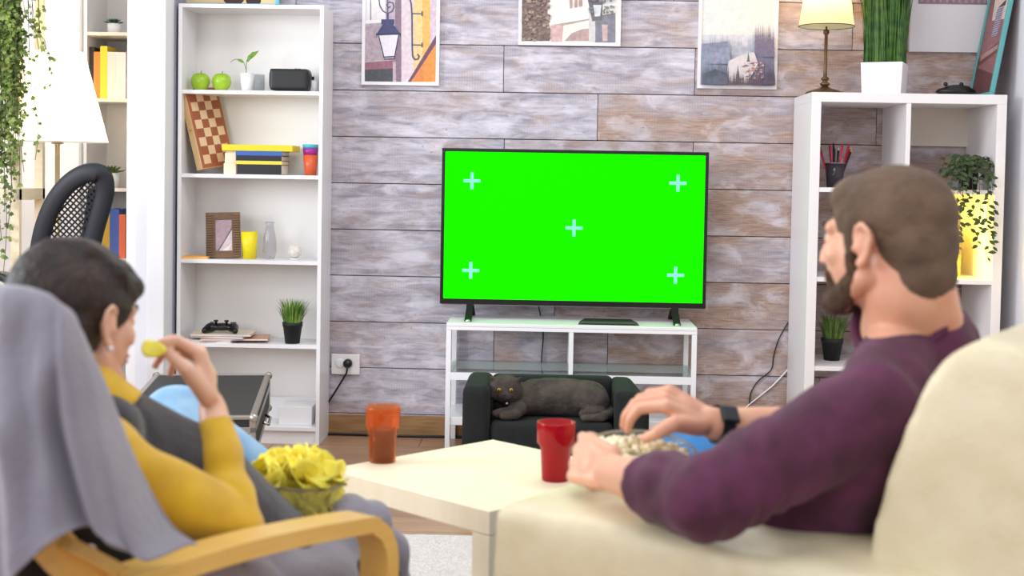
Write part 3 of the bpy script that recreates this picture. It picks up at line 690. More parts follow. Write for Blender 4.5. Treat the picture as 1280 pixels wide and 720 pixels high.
def art_house(P, ul, ur, vb):
    X = lambda x: 630+x/7.53; Y = lambda y: y/7.53
    Q = lambda pts, c: P([(X(a), Y(b)) for a, b in pts], c)
    Q([(100, -900), (1100, -900), (1100, 400), (100, 400)], (228, 222, 216)); Q([(430, -900), (820, -900), (820, 235), (430, 235)], (234, 230, 224))
    Q([(600, -200), (740, -200), (740, 60), (620, 80)], (170, 146, 142)); Q([(640, -200), (665, -200), (665, 75), (645, 78)], (214, 200, 196)); Q([(690, -200), (705, -200), (705, 66), (690, 70)], (214, 200, 196))
    Q([(440, 235), (800, 175), (800, 190), (560, 240)], (176, 160, 150)); Q([(440, 240), (560, 240), (545, 400), (440, 400)], (204, 170, 168))
    Q([(570, 385), (640, 310), (740, 272), (805, 268), (805, 385)], (176, 150, 148))
    Q([(800, -50), (860, -50), (860, 400), (800, 400)], (206, 202, 202)); Q([(860, 150), (1050, 120), (1050, 400), (860, 400)], (128, 126, 140)); Q([(920, 230), (975, 230), (975, 385), (930, 385)], (196, 170, 170))
    Q([(790, 0), (930, 0), (925, 190), (830, 200)], (110, 108, 114)); Q([(840, 45), (918, 45), (905, 150), (855, 155)], (214, 218, 224)); Q([(930, -20), (1050, -20), (1050, 50), (940, 60)], (220, 222, 226))
    cs = [(122, 104, 98), (142, 120, 106), (108, 94, 92), (154, 132, 114), (132, 114, 110), (164, 142, 130)]
    Q([(170, -900), (420, -900), (410, 200), (440, 280), (430, 385), (170, 385)], (124, 104, 98))
    for i in range(170):
        x = rg.uniform(170, 425); y = rg.uniform(-300, 380); r = rg.uniform(10, 26)
        Q([(x+r*cos(a*pi/3+i), y+r*.8*sin(a*pi/3+i)) for a in range(6)], cs[i % 6])
    for i in range(50):
        x = rg.uniform(800, 1045); y = rg.choice([rg.uniform(-40, 30), rg.uniform(60, 130)]); r = rg.uniform(8, 20)
        if 840 < x < 920 and y > 20: continue
        Q([(x+r*cos(a*pi/3+i), y+r*.8*sin(a*pi/3+i)) for a in range(6)], (116, 118, 120))
picture('landscape print of a pale house with trees, above the television, white frame', 647.5, 775.5, 57, 2.0, art_house)
def fir(Q, x, y0, y1, w, c):
    n = 6
    for k in range(n):
        a = y1+(y0-y1)*k/n; b = y1+(y0-y1)*(k+1.5)/n; ww = w*(k+1)/n
        Q([(x, a-2), (x+ww, min(b, y0)), (x-ww, min(b, y0))], c)
def art_forest(P, ul, ur, vb):
    X = lambda x: 860+x/6; Y = lambda y: y/6
    Q = lambda pts, c: P([(X(a), Y(b)) for a, b in pts], c)
    Q([(60, -260), (680, -260), (680, 660), (60, 660)], (226, 224, 222)); Q([(60, 260), (680, 260), (680, 660), (60, 660)], (214, 212, 218))
    r2 = random.Random(9)
    for k in range(26): fir(Q, 290+k*9, 450, 275+r2.uniform(-20, 60), 11, (188+r2.randint(-5, 5), 188, 202))
    Q([(100, 330), (300, 310), (320, 420), (270, 660), (100, 660)], (146, 150, 172))
    for k in range(30): fir(Q, 105+k*7, 480, 262+r2.uniform(-18, 70)+(24 if k < 8 else 0), 10, (146+r2.randint(-8, 8), 150, 172))
    Q([(500, 330), (640, 300), (640, 660), (470, 660)], (122, 116, 140))
    for k in range(22): fir(Q, 500+k*6.5, 430, 172+r2.uniform(-6, 60)+(60 if k % 7 == 5 else 0), 11, (120+r2.randint(-10, 10), 112, 136))
    Q([(300, 460), (400, 415), (490, 395), (520, 480), (430, 650), (270, 650)], (216, 208, 210))
    for k in range(60):
        x = r2.uniform(400, 560); y = r2.uniform(470, 600); r = r2.uniform(6, 14); Q([(x+r*cos(a*pi/3+k), y+r*.6*sin(a*pi/3+k)) for a in range(6)], r2.choice([(196, 158, 154), (176, 132, 130), (214, 188, 184), (150, 112, 114)]))
    Q([(100, 560), (200, 520), (290, 560), (300, 660), (100, 660)], (86, 92, 108))
    for k in range(22): fir(Q, 105+k*9, 640, 470+r2.uniform(-40, 60), 11, (90+r2.randint(-10, 10), 96, 112))
    for k in range(34): fir(Q, 290+k*10.5, 655, 560+r2.uniform(-40, 45), 10, (92+r2.randint(-14, 14), 74, 84))
    for k in range(8): fir(Q, 560+k*10, 640, 480+r2.uniform(-30, 30), 11, (84, 74, 92))
    fir(Q, 440, 470, 395, 16, (96, 98, 106)); fir(Q, 362, 600, 490, 18, (84, 84, 88))
picture('portrait print of misty fir forest hung beside the brass lamp, white frame', 871.5, 971, 111, 2.0, art_forest)
def art_wide(P, ul, ur, vb):
    P([(1150, 3), (1232, 6), (1232, -60), (1150, -60)], (140, 116, 130))
    for k in range(14): P([(1150+k*6, -60), (1153+k*6, -60), (1153+k*6, 4), (1150+k*6, 4)], (166, 140, 150))
a = at(1137, 64, -.022).x; b = XR-.012; zb = at(1180, 65, -.022).z
t = thing('framed_print', 'wide white poster with a thin dark image strip at its top, behind the tall grass', 'picture', ((a+b)/2, -.02, zb), 'framed prints on the plank wall')
obj('backing', MB().box((a, -.02, zb), (b, -.0003, 2.1)), mat('poster_white', (226, 222, 228), .5), t, bevel=.001)
zt = at(1180, 5, -.022).z
mb = MB().col((140, 116, 130)); mb.box((a+.03, -.0215, zt), (b-.03, -.0205, 2.07))
for k in range(12): mb.col((170, 146, 156)); mb.box((a+.04+k*.026, -.0222, zt+.006), (a+.05+k*.026, -.0216, 2.05))
obj('print', mb, ART, t)
a = at(1120, 150, -.03).x; b = XR-.03; zb = at(1170, 183, -.03).z
o = obj('wall_panel', MB().box((a, -.03, zb), (b, -.002, at(1170, 122, -.03).z)), mat('warm_white_panel', (226, 214, 200), .6), bevel=.002)
tag(o, 'blank off white panel on the planks seen through the cabinet top right opening', 'wall panel')

# ================================================================ socket and cables
a = at(415, 442, 0); b = at(450, 468, 0)
t = thing('power_socket', 'white double wall socket on the planks beside the bookcase', 'socket', ((a.x+b.x)/2, -.01, b.z))
obj('face_plate', MB().box((a.x, -.014, b.z), (b.x, -.0017, a.z)), WHITE, t, bevel=.003)
obj('socket_well', MB().lathe(at(425, 454, -.0155)-V((0, 0, 0)), [(.02, -.001), (.02, .001), (.016, .002)], 20, Matrix.Rotation(pi/2, 4, 'X')), WMETAL, t)
pl = at(435, 454, -.016)
t = thing('power_cable', 'black cable plugged into the white wall socket hanging behind the bookcase', 'cable', pl)
obj('plug', MB().lathe(pl+V((0, .002, 0)), [(.019, 0), (.019, .02), (.014, .03), (0, .031)], 24, Matrix.Rotation(pi/2, 4, 'X')), BLACK, t)
obj('cord', MB().tube(smoothpath([pl+V((0, -.02, 0)), pl+V((0, -.03, -.03)), at(431, 470, -.03), at(420, 488, -.028), at(411, 502, -.02), at(404, 515, -.005-.004), at(402, 541, -.012)]), .0042, 8), BLACK, t)
o = obj('floor_cable', MB().tube(smoothpath([(at(400, 540, -.03).x, -.028, .006), (at(440, 541, -.03).x, -.03, .006), (at(500, 541, -.03).x, -.04, .006), (at(556, 545, -.03).x, -.03, .006), (at(640, 545, -.03).x, -.035, .006), (at(760, 548, -.03).x, -.03, .006), (.9, -.035, .006)]), .0055, 8), BLACK)
tag(o, 'black cable lying on the floor along the baseboard', 'cable')
o = obj('television_cable', MB().tube(smoothpath([(at(673, 384, -.05).x-.01, -.10, .62), (at(674, 390, -.01).x, -.03, .56), at(676, 398, -.011), at(679, 420, -.011), at(677, 450, -.011), at(679, 478, -.011), (at(679, 478, -.01).x, -.02, .1), (at(680, 478, -.01).x, -.03, .015)]), .003, 8), BLACK)
tag(o, 'thin black cable hanging down the planks behind the television stand', 'cable')
o = obj('wall_cable', MB().tube(smoothpath([at(988, 400, -.008), at(984, 405, -.008), at(973, 425, -.008), at(967, 445, -.008), at(964, 462, -.008), at(948, 476, -.008), at(939, 490, -.008), at(937, 503, -.008), at(936, 520, -.008), (at(935, 530, -.01).x, -.018, .05), (at(935, 530, -.01).x, -.02, .006)]), .0026, 8), BLACK)
tag(o, 'thin black cable curving down the planks left of the cabinet', 'cable')
o = obj('wall_cable', MB().tube([at(992, 452, -.008), at(983, 464, -.008), at(966, 482, -.008), at(950, 495, -.008), at(936, 506, -.008), at(922, 520, -.01), (at(915, 530, -.01).x, -.02, .01)], .0034, 8), WMETAL)
tag(o, 'thin white cable running diagonally down the planks to the cabinet', 'cable')
o = obj('wrist_cable', MB().tube(smoothpath([at(870, 545, -.02), at(885, 550, -.02), at(893, 546, -.02), at(900, 536, -.02)]), .003, 8), BLACK)
bpy.data.objects.remove(o)
# rug
def rug_disp(): pass
RUGM = mat('pale_rug', (214, 206, 204), .95, c2=(196, 188, 186), scale=60, bump=.9, bscale=120, sheen=.3)
ra = atz(470, 663, .012)
mb = MB(); nx_, ny_ = 60, 40; rx0, rx1, ry0, ry1 = -.95, .75, -2.9, ra.y
vs = []; 
for j in range(ny_+1):
    for i in range(nx_+1):
        x = rx0+(rx1-rx0)*i/nx_; y = ry0+(ry1-ry0)*j/ny_; edge_ = min(i, j, nx_-i, ny_-j)
        vs.append((x, y, .012+.003*noise.noise(V((x*30, y*30, 0))) if edge_ else .002))
mb.add(vs, [(j*(nx_+1)+i, j*(nx_+1)+i+1, (j+1)*(nx_+1)+i+1, (j+1)*(nx_+1)+i) for j in range(ny_) for i in range(nx_)], True)
mb.box((rx0, ry0, 0), (rx1, ry1, .002))
tag(obj('rug', mb, RUGM), 'pale greyish woven rug on the floor under the coffee table', 'rug')

# ================================================================ coffee table, cups
TC = V((-.125, -2.71, 0)); ta = radians(45)+radians(2); hw = .262; TH = .45
M = Matrix.Translation(TC) @ Matrix.Rotation(ta, 4, 'Z')
t = thing('coffee_table', 'square cream coffee table with thick top and square legs', 'table', TC)
obj('tabletop', MB().box((-hw, -hw, TH-.05), (hw, hw, TH), M), TABLE, t, bevel=.002)
for sx in (-1, 1):
    for sy in (-1, 1): obj('leg', MB().box((sx*hw, sy*hw, .012), (sx*(hw-.05), sy*(hw-.05), TH-.051), M), TABLE, t, bevel=.001)
def faceted_cup(name, lab, c, r0, r1, h, m, liquid=None, zones=True):
    t = thing(name, lab, 'cup', c, 'tinted plastic tumblers')
    hs = h*.42
    prof = [(0, 0), (r0-.002, 0), (r0, .003), (r0+(r1-r0)*.35, h-hs), (r1*.985, h-hs+.008), (r1, h-.004), (r1, h), (r1-.0025, h), (r1-.003, h-hs+.01), (r0+(r1-r0)*.35-.0028, h-hs), (r0-.003, .006), (0, .006)]
    obj('tumbler', MB().lathe(c, prof, 40), m, t)
    if liquid:
        obj('drink', MB().lathe(V(c)+V((0, 0, .0065)), [(0, 0), (r0-.0035, 0), (r0+(r1-r0)*.33-.0035, h-hs-.004), (0, h-hs-.004)], 40), liquid, t)
    return t
faceted_cup('tumbler_cup', 'orange tumbler half full of dark cola at the left corner of the coffee table', atz(478, 577, TH), .031, .0405, .13, glass('orange_plastic', (250, 208, 164), .18, rough=.15, dc=(244, 132, 48)), mat('cola', (30, 14, 8), .15))
faceted_cup('tumbler_cup', 'red tumbler on the coffee table by the hand of the man', atz(694, 600, TH), .030, .0425, .13, glass('red_plastic', (236, 110, 120), .7, rough=.15, dc=(200, 10, 38)))
# ================================================================ white cube cabinet at the right
KX0, KX1, KF, KB, KH = at(1015, 115, -.40).x, at(1259.5, 118, -.40).x, -.40, -.012, 1.47
t = thing('cabinet', 'white open cube cabinet of two columns against the planks at the right', 'cabinet', ((KX0+KX1)/2, -.2, 0))
o_ = .038; d_ = .018; ch_ = (KH-2*o_-3*d_)/4; cm_ = (KX0+KX1)/2
CW = mat('cabinet_white', (234, 230, 232), .35)
obj('top_panel', MB().box((KX0, KF, KH-o_), (KX1, KB, KH)), CW, t, bevel=.0015)
obj('bottom_panel', MB().box((KX0, KF, 0), (KX1, KB, o_)), CW, t, bevel=.0015)
obj('side_panel', MB().box((KX0, KF, o_), (KX0+o_, KB, KH-o_)), CW, t, bevel=.0015)
obj('side_panel', MB().box((KX1-o_, KF, o_), (KX1, KB, KH-o_)), CW, t, bevel=.0015)
obj('divider', MB().box((cm_-d_/2, KF+.002, o_), (cm_+d_/2, KB, KH-o_)), CW, t, bevel=.001)
KZ = [KH-o_-ch_-(ch_+d_)*k for k in range(3)]
for z in KZ:
    obj('shelf', MB().box((KX0+o_, KF+.002, z-d_), (cm_-d_/2, KB, z)), CW, t, bevel=.001)
    obj('shelf', MB().box((cm_+d_/2, KF+.002, z-d_), (KX1-o_, KB, z)), CW, t, bevel=.001)
# brass table lamp
def on(u, Y, z): return V((at(u, 200, Y).x if False else 0, Y, z))
def ontop(u, v, Y, z=KH): return V((at(u, v, Y).x, Y, z))
c = ontop(1031, 110, -.24)
t = thing('table_lamp', 'lit table lamp with a bronze stem and pale cone shade on the cabinet', 'lamp', c)
BR = mat('aged_bronze', (92, 72, 52), .4, metal=.7, c2=(120, 92, 62), scale=30)
obj('base', MB().lathe(c, [(0, 0), (.075, 0), (.078, .004), (.072, .011), (.045, .020), (.022, .027), (.014, .032), (.012, .036), (0, .036)], 36), BR, t)
obj('stem', MB().lathe(c+V((0, 0, .0355)), [(.014, 0), (.020, .005), (.020, .010), (.010, .015), (.010, .02), (.016, .025), (.016, .031), (.008, .037), (.0065, .06), (.0065, .205), (.012, .21), (.012, .222), (.005, .226)], 24), BR, t)
zs = at(1031, 33, -.24).z; zt_ = zs+.26; rb_ = (at(1066, 33, -.24).x-at(997, 33, -.24).x)/2
shade_m = bpy.data.materials.new('lamp_shade_fabric'); shade_m.use_nodes = True; nt = shade_m.node_tree; nt.nodes.clear()
def shade_nodes(nt, col, emit):
    d = nt.nodes.new('ShaderNodeBsdfDiffuse'); d.inputs[0].default_value = lin(col); tr = nt.nodes.new('ShaderNodeBsdfTranslucent'); tr.inputs[0].default_value = lin(col)
    m = nt.nodes.new('ShaderNodeMixShader'); m.inputs[0].default_value = .6; nt.links.new(d.outputs[0], m.inputs[1]); nt.links.new(tr.outputs[0], m.inputs[2])
    e = nt.nodes.new('ShaderNodeEmission'); e.inputs[0].default_value = lin(col); e.inputs[1].default_value = emit
    a = nt.nodes.new('ShaderNodeAddShader'); nt.links.new(m.outputs[0], a.inputs[0]); nt.links.new(e.outputs[0], a.inputs[1])
    o = nt.nodes.new('ShaderNodeOutputMaterial'); nt.links.new(a.outputs[0], o.inputs[0])
shade_nodes(nt, (252, 238, 196), .35)
cs = V((c.x, c.y, 0))
obj('lamp_shade', MB().lathe(cs, [(rb_, zs), (rb_*.62, zt_), (rb_*.62-.002, zt_), (rb_-.002, zs), (rb_, zs)], 40), shade_m, t, origin=(c.x, c.y, zs))
obj('shade_ring', MB().tube([cs+V((rb_*cos(a*pi/16), rb_*sin(a*pi/16), zs)) for a in range(32)], .002, 6, True).tube([cs+V((-rb_*.98, 0, zs+.006)), cs+V((rb_*.98, 0, zs+.006))], .0015, 6).tube([cs+V((0, 0, 1.72)), cs+V((0, 0, zs+.05))], .004, 8), BR, t)
BULB = screen_mat('bulb_glow', (255, 224, 160), 12)
obj('bulb', MB().ico(cs+V((0, 0, zs+.085)), (.028, .028, .036), 2), BULB, t)
l = bpy.data.lights.new('lamp_light', 'POINT'); l.energy = 11; l.color = (1, .76, .45); l.shadow_soft_size = .04
lo = bpy.data.objects.new('lamp_light', l); COL.objects.link(lo); lo.location = cs+V((0, 0, zs+.14))
# tall grass in square white pot
c = ontop(1105, 110, -.22); c.z = KH
grass_pot('potted_tall_grass', 'tall dense upright grass in a square white pot on the cabinet', 'plant', c, .076, .082, .130, .52, .07, 2400, pm=WHITE, gm=GRASSD, square=True, seed=11, bw=.0045)
# spectacles-like black teapot shape: low black sculpted box
c = ontop(1195, 110, -.2)
t = thing('black_case', 'low rounded black case with two small knobs on the cabinet top', 'case', c)
mb = MB().ico(c+V((0, 0, .022)), (.082, .045, .022), 3).ico(c+V((.005, 0, .03)), (.06, .04, .022), 3)
blob('case_shell', mb, mat('case_shell_black', (18, 14, 14), .35), t, vox=.004, it=4)
for x in (-.045, .018): obj('knob', MB().ico(c+V((x, -.01, .052)), (.009, .009, .009), 2), BLACK, t)
mb = MB().box(ontop(1128, 112, -.36)+V((0, 0, .0001)), ontop(1172, 112, -.26)+V((0, .0, .0016)))
tag(obj('paper_sheet', mb, mat('cream_paper', (240, 226, 200), .7)), 'small cream paper lying at the front of the cabinet top', 'paper')
# teal framed picture leaning on the right wall
fb = V((at(1210, 113, -.10).x, -.10, KH)); ft = V((at(1253, 20, -.10).x, -.10, 1.80))
L0 = ontop(1213, 100, -.04); L1 = ontop(1240, 113, -.32)
e1 = (L1-L0).normalized(); Wd = (L1-L0).length; upv = V(((XR-.004-(L0.x+L1.x)/2)*1.05, 0, .62)); upv = (upv - e1*upv.dot(e1)).normalized(); nn = e1.cross(upv).normalized()
if nn.x > 0: nn = -nn
M = Matrix(((e1.x, nn.x, upv.x, L0.x), (e1.y, nn.y, upv.y, L0.y), (e1.z, nn.z, upv.z, L0.z+.001), (0, 0, 0, 1)))
TEAL = mat('teal_frame', (92, 164, 166), .45)
t = thing('picture_frame', 'teal edged poster in brick red tones leaning on the cabinet top by the right wall', 'picture frame', (L0+L1)*.5)
Hh = .62; bw_ = .016
obj('frame', MB().box((0, -.009, .0), (Wd, .009, bw_), M).box((0, -.009, Hh-bw_), (Wd, .009, Hh), M).box((0, -.009, bw_), (bw_, .009, Hh-bw_), M).box((Wd-bw_, -.009, bw_), (Wd, .009, Hh-bw_), M), TEAL, t, bevel=.002)
mb = MB().col((138, 92, 96)); mb.box((bw_, -.003, bw_), (Wd-bw_, .003, Hh-bw_), M)
def pq(pts, c, k):
    mb.col(c); mb.add([M @ V((bw_+(Wd-2*bw_)*a, .0031+.0002*k, bw_+(Hh-2*bw_)*b)) for a, b in pts], [tuple(range(len(pts)))])
pq([(0, 0), (1, 0), (1, .12), (0, .2)], (92, 52, 56), 1); pq([(0, .2), (1, .28), (1, .36), (0, .26)], (104, 62, 62), 2)
pq([(.1, .24), (.9, .3), (.9, .33), (.1, .28)], (168, 132, 128), 3); pq([(.3, .52), (1, .5), (1, 1), (.15, 1)], (206, 186, 176), 1)
pq([(.45, .4), (.75, .4), (.8, .6), (.5, .6)], (160, 158, 180), 4)
for k in range(12): pq([(.46, .405+k*.016), (.76, .405+k*.016), (.76, .411+k*.016), (.46, .411+k*.016)], (98, 78, 96), 5)
pq([(.5, .6), (.85, .6), (.85, .64)], (70, 60, 70), 5)
obj('print', mb, ART, t)
# pencil cup in the top left cell
c = V((at(1043, 234, -.24).x, -.24, KZ[0]))
t = thing('pencil_cup', 'wire pencil cup with red and dark pencils in the cabinet top left cell', 'pencil cup', c)
obj('cup', MB().lathe(c, [(0, 0), (.031, 0), (.040, .098), (.038, .098), (.029, .002), (0, .002)], 28), glass('smoke_plastic', (120, 112, 128), .35), t)
obj('rim', MB().tube([c+V((.040*cos(a*pi/12), .040*sin(a*pi/12), .098)) for a in range(24)], .0018, 6, True), mat('cup_rim', (150, 150, 160), .3, metal=.6), t)
rg = random.Random(2)
pc = [(176, 24, 60), (20, 20, 26), (190, 30, 70), (26, 28, 60), (14, 14, 18)]
for k in range(13):
    a = rg.uniform(-1, 1); b = rg.uniform(-.8, .8); L_ = rg.uniform(.145, .175); cc = pc[k % 5]
    lab = ['dark red pencil standing in the wire cup', 'black pencil standing in the wire cup', 'pinkish red pen standing in the wire cup', 'navy blue pencil standing in the wire cup', 'glossy black pen standing in the wire cup'][k % 5]
    p0 = c+V((a*.014, b*.016, .004)); d = V((a*.36, b*.2, 1)).normalized(); p1 = p0+d*L_
    t2 = thing('pencil', lab, 'pencil', p0, ['dark red pencils in the cup', 'black pencils in the cup', 'pinkish pens in the cup', 'navy pencils in the cup', 'glossy black pens in the cup'][k % 5])
    pm = mat('pencil_%d_%d_%d' % cc, cc, .35)
    obj('shaft', MB().tube([p0, p1], .0042, 6), pm, t2); obj('tip', MB().tube([p1, p1+d*.012], [.0042, .0008], 6), mat('pencil_wood', (200, 160, 110), .6) if k % 2 else pm, t2)
# grass in black pot, third cell
c = V((at(1039.5, 450, -.2).x, -.20, KZ[2]))
grass_pot('potted_grass', 'short spiky grass in a black pot in the cabinet behind the chin of the man', 'plant', c, .032, .044, .09, .12, .065, 260, seed=9, gm=mat('grass_shaded_tint', (62, 92, 34), .5, c2=(110, 140, 62), scale=25))  # darker copy of the grass green, cabinet shade put into its colour
# trailing plant, right column
def ivy_leaf(mb, p, d, n, s):
    """five-lobed ivy leaf"""
    d = d.normalized(); r = d.cross(n).normalized(); n = r.cross(d).normalized()
    L_ = [(0, 0, 0), (.42, .12, -.05), (.28, .42, 0), (.5, .62, -.08), (.2, .72, 0), (0, 1.05, -.15), (-.2, .72, 0), (-.5, .62, -.08), (-.28, .42, 0), (-.42, .12, -.05), (0, .45, .06)]
    vs = [p + r*(a*s) + d*(b*s) + n*(c*s) for a, b, c in L_]
    mb.add(vs, [(i, (i+1) % 10, 10) for i in range(10)], True)
def oval_leaf(mb, p, d, n, s):
    d = d.normalized(); r = d.cross(n).normalized(); n = r.cross(d).normalized()
    L_ = [(0, 0, 0), (.24, .25, 0), (.3, .55, -.04), (.15, .85, -.1), (0, 1.05, -.16), (-.15, .85, -.1), (-.3, .55, -.04), (-.24, .25, 0), (0, .5, -.08)]
    vs = [p + r*(a*s) + d*(b*s) + n*(c*s) for a, b, c in L_]
    mb.add(vs, [(i, (i+1) % 8, 8) for i in range(8)], True)
c = V((at(1210, 237, -.33).x, -.33, KZ[0]))
t = thing('trailing_plant', 'trailing leafy plant in a black pot hanging over the yellow lit cell', 'plant', c)
obj('pot', MB().lathe(c, [(0, 0), (.033, 0), (.040, .085), (.042, .085), (.042, .095), (.036, .095), (.034, .08), (0, .08)], 28), POTB, t)
rg = random.Random(21); mf = MB(); ms = MB()
top = c+V((0, 0, .088))
vines = []
for k in range(26):
    a = rg.uniform(0, 2*pi); R = rg.uniform(.05, .10)
    pts = [top, top+V((cos(a)*R*.4, sin(a)*R*.3-.01, .035)), top+V((cos(a)*R, sin(a)*R*.6-.02, .02+rg.uniform(-.02, .03))), top+V((cos(a)*R*1.25, sin(a)*R*.7-.03, -.03+rg.uniform(-.03, .04)))]
    vines.append(smoothpath(pts, 4))
for (u, v1) in ((1183, 300), (1194, 292), (1208, 250), (1213, 286), (1222, 310), (1234, 326), (1240, 318), (1186, 268), (1196, 318), (1233, 290), (1202, 262)):
    e = at(u, v1, -.43); x = e.x
    pts = [top, top+V(((x-top.x)*.4, -.05, .04)), V((top.x+(x-top.x)*.85, -.425, KZ[0]+.05)), V((x+rg.uniform(-.01, .01), -.435, KZ[0]-.05+(e.z-KZ[0])*.3)), V((x+rg.uniform(-.008, .008), -.43, (e.z+KZ[0])/2-.02)), e]
    vines.append(smoothpath(pts, 6))
for pts in vines:
    ms.tube(pts, .0011, 5); acc = 0
    for p, q in zip(pts, pts[1:]):
        acc += (q-p).length
        if acc > .014:
            acc = 0; a = rg.uniform(0, 2*pi)
            oval_leaf(mf, q, V((cos(a), -.3+.3*sin(a), -.5+rg.uniform(-.4, .6))), V((rg.uniform(-.4, .4), -1, .5)), rg.uniform(.018, .03))
obj('stem', ms, mat('vine_stem', (70, 66, 40), .7), t); obj('foliage', mf, LEAFD, t)
# yellow lamp glowing in the second right cell
c = V((at(1150, 340, -.2).x, -.16, KZ[1]))
t = thing('cube_lamp', 'small yellow glowing lamp in the cabinet cell under the trailing plant', 'lamp', c)
obj('base', MB().lathe(c, [(0, 0), (.045, 0), (.045, .012), (.02, .02), (0, .02)], 28), BR, t)
ym = bpy.data.materials.new('yellow_shade'); ym.use_nodes = True; ym.node_tree.nodes.clear(); shade_nodes(ym.node_tree, (255, 222, 70), 1.6)
obj('globe', MB().ico(c+V((0, 0, .075)), .058, 3), ym, t)
l = bpy.data.lights.new('cell_light', 'POINT'); l.energy = 8; l.color = (1, .76, .06); l.shadow_soft_size = .05
lo = bpy.data.objects.new('cell_light', l); COL.objects.link(lo); lo.location = c+V((.03, -.08, .12))
a = at(1183, 300, -.15).x; b = at(1197, 300, -.15).x
t = thing('folder', 'yellow patterned folder standing at the left inside the yellow lit cell', 'folder', ((a+b)/2, -.12, KZ[1]))
obj('cover', MB().box((a, -.2, KZ[1]), (b, -.03, KZ[1]+.19)), mat('folder_yellow', (226, 196, 80), .6, c2=(170, 140, 50), scale=60, stretch=(1, 1, 3)), t, bevel=.001)
obj('label_strip', MB().box((a+.006, -.2015, KZ[1]+.02), (b-.006, -.2, KZ[1]+.16)), mat('folder_label', (236, 214, 120), .6), t)
obj('cell_back_panel', MB().box((cm_+.012, -.018, KZ[1]+.001), (KX1-o_-.001, -.0125, KZ[0]-d_-.001)), CW, bpy.data.objects['cabinet'])

# ================================================================ cat and its little sofa
a = at(580, 490, -.88).x; b = at(808, 500, -.88).x; YF, YB = -.98, -.60
PS = mat('black_felt', (22, 24, 26), .95, c2=(16, 18, 20), scale=40, bump=.2, bscale=300)
t = thing('pet_sofa', 'small charcoal sofa for pets in front of the television stand', 'pet sofa', ((a+b)/2, (YF+YB)/2, 0))
aw = .098
def rbox(name, A, B, par, m=PS, bev=.028): return obj(name, MB().box(A, B), m, par, bevel=bev, seg=4, smooth=True)
rbox('armrest', (a, YF, .02), (a+aw, YB, .372), t)
mb = MB(); x0_, x1_ = b-aw-.02, b+.005
mb.prism([(x0_, YF, .02), (x1_, YF, .02), (x1_, YF, .30), (x1_-.055, YF, .365), (x0_, YF, .365)], (0, YB-YF, 0)); obj('armrest', mb, PS, t, bevel=.02, seg=3, smooth=True)
rbox('backrest', (a+aw-.01, YB-.09, .03), (x0_+.01, YB, .37), t)
rbox('seat', (a+aw+.001, YF+.01, .02), (x0_-.001, YB-.09, .245), t)
for x in (a+.03, b-.05):
    for y in (YF+.03, YB-.05): obj('foot', MB().box((x, y, 0), (x+.025, y+.025, .021)), BLACK, t)
SZ = .246
CATM = mat('cat_fur_grey', (50, 43, 40), .9, c2=(78, 68, 62), scale=20, bump=.5, bscale=180)
cy = -.80
def cp(u, v, y=cy): return at(u, v, y)
hc_ = cp(632, 486, -.86)
t = thing('cat', 'dark grey fold eared cat lying on the little charcoal sofa facing the camera', 'cat', V((cp(690, 500).x, cy, SZ)))
mb = MB()
bod = [cp(648, 512, -.83), cp(668, 506), cp(692, 506), cp(716, 508), cp(738, 516, -.80)]
rs = [.052, .068, .071, .070, .066]
bod = [V((p.x, p.y, max(p.z, SZ+r*.92))) for p, r in zip(bod, rs)]
mb.chain(bod, rs)
nk = V((hc_.x+.012, hc_.y+.02, SZ+.075)); mb.cap(nk, bod[1], .045, .06)                  # chest
mb.cap(V((hc_.x, hc_.y, hc_.z-.01)), nk, .042, .046)
# haunch and folded hind leg
mb.ico(V((cp(742, 520).x, -.845, SZ+.055)), (.058, .045, .056), 3)
mb.chain([V((cp(748, 525).x, -.875, SZ+.03)), V((cp(728, 530).x, -.90, SZ+.022))], [.024, .018])
# forelegs stretched along the seat
fl = [V((hc_.x+.05, -.85, SZ+.045)), V((hc_.x+.02, -.90, SZ+.024)), V((hc_.x-.022, -.905, SZ+.018))]
mb.chain(fl, [.028, .021, .018]); mb.ico(fl[-1]+V((-.008, 0, -.001)), (.021, .018, .015), 3)
fl = [V((hc_.x+.055, -.90, SZ+.035)), V((hc_.x+.04, -.93, SZ+.021)), V((hc_.x+.005, -.935, SZ+.017))]
mb.chain(fl, [.026, .019, .017]); mb.ico(fl[-1]+V((-.006, 0, -.001)), (.02, .017, .015), 3)
# tail curled round
mb.chain([V((cp(755, 520).x, -.80, SZ+.03)), V((cp(764, 530).x, -.86, SZ+.02)), V((cp(752, 535).x, -.925, SZ+.016)), V((cp(728, 537).x, -.94, SZ+.015))], [.022, .019, .016, .013])
# head
mb.ico(hc_, (.063, .052, .053), 3); mb.ico(hc_+V((0, -.032, -.018)), (.030, .026, .02), 3)
mb.ico(hc_+V((-.032, -.012, -.018)), (.029, .028, .025), 3); mb.ico(hc_+V((.032, -.012, -.018)), (.029, .028, .025), 3)
for sx in (-1, 1):
    e0 = hc_+V((sx*.040, -.010, .034))
    M = Matrix.Translation(e0) @ Matrix.Rotation(sx*radians(28), 4, 'Y') @ Matrix.Rotation(radians(18), 4, 'X')
    mb.add([M @ V(q) for q in ((-.02, -.007, -.008), (.02, -.007, -.008), (.02, .008, -.008), (-.02, .008, -.008), (sx*.008, -.018, .026), (sx*.008, -.010, .030))], [(0, 3, 2, 1), (0, 1, 4), (1, 2, 5, 4), (2, 3, 5), (3, 0, 4, 5)])
def fur(p): return .0012*noise.noise(p*60)+.002*noise.noise(p*22)
body = blob('cat_body', mb, CATM, t, vox=.0035, it=7, disp=fur)
def on_head(x, z, y=-.04): return hc_+V((x, y, z))
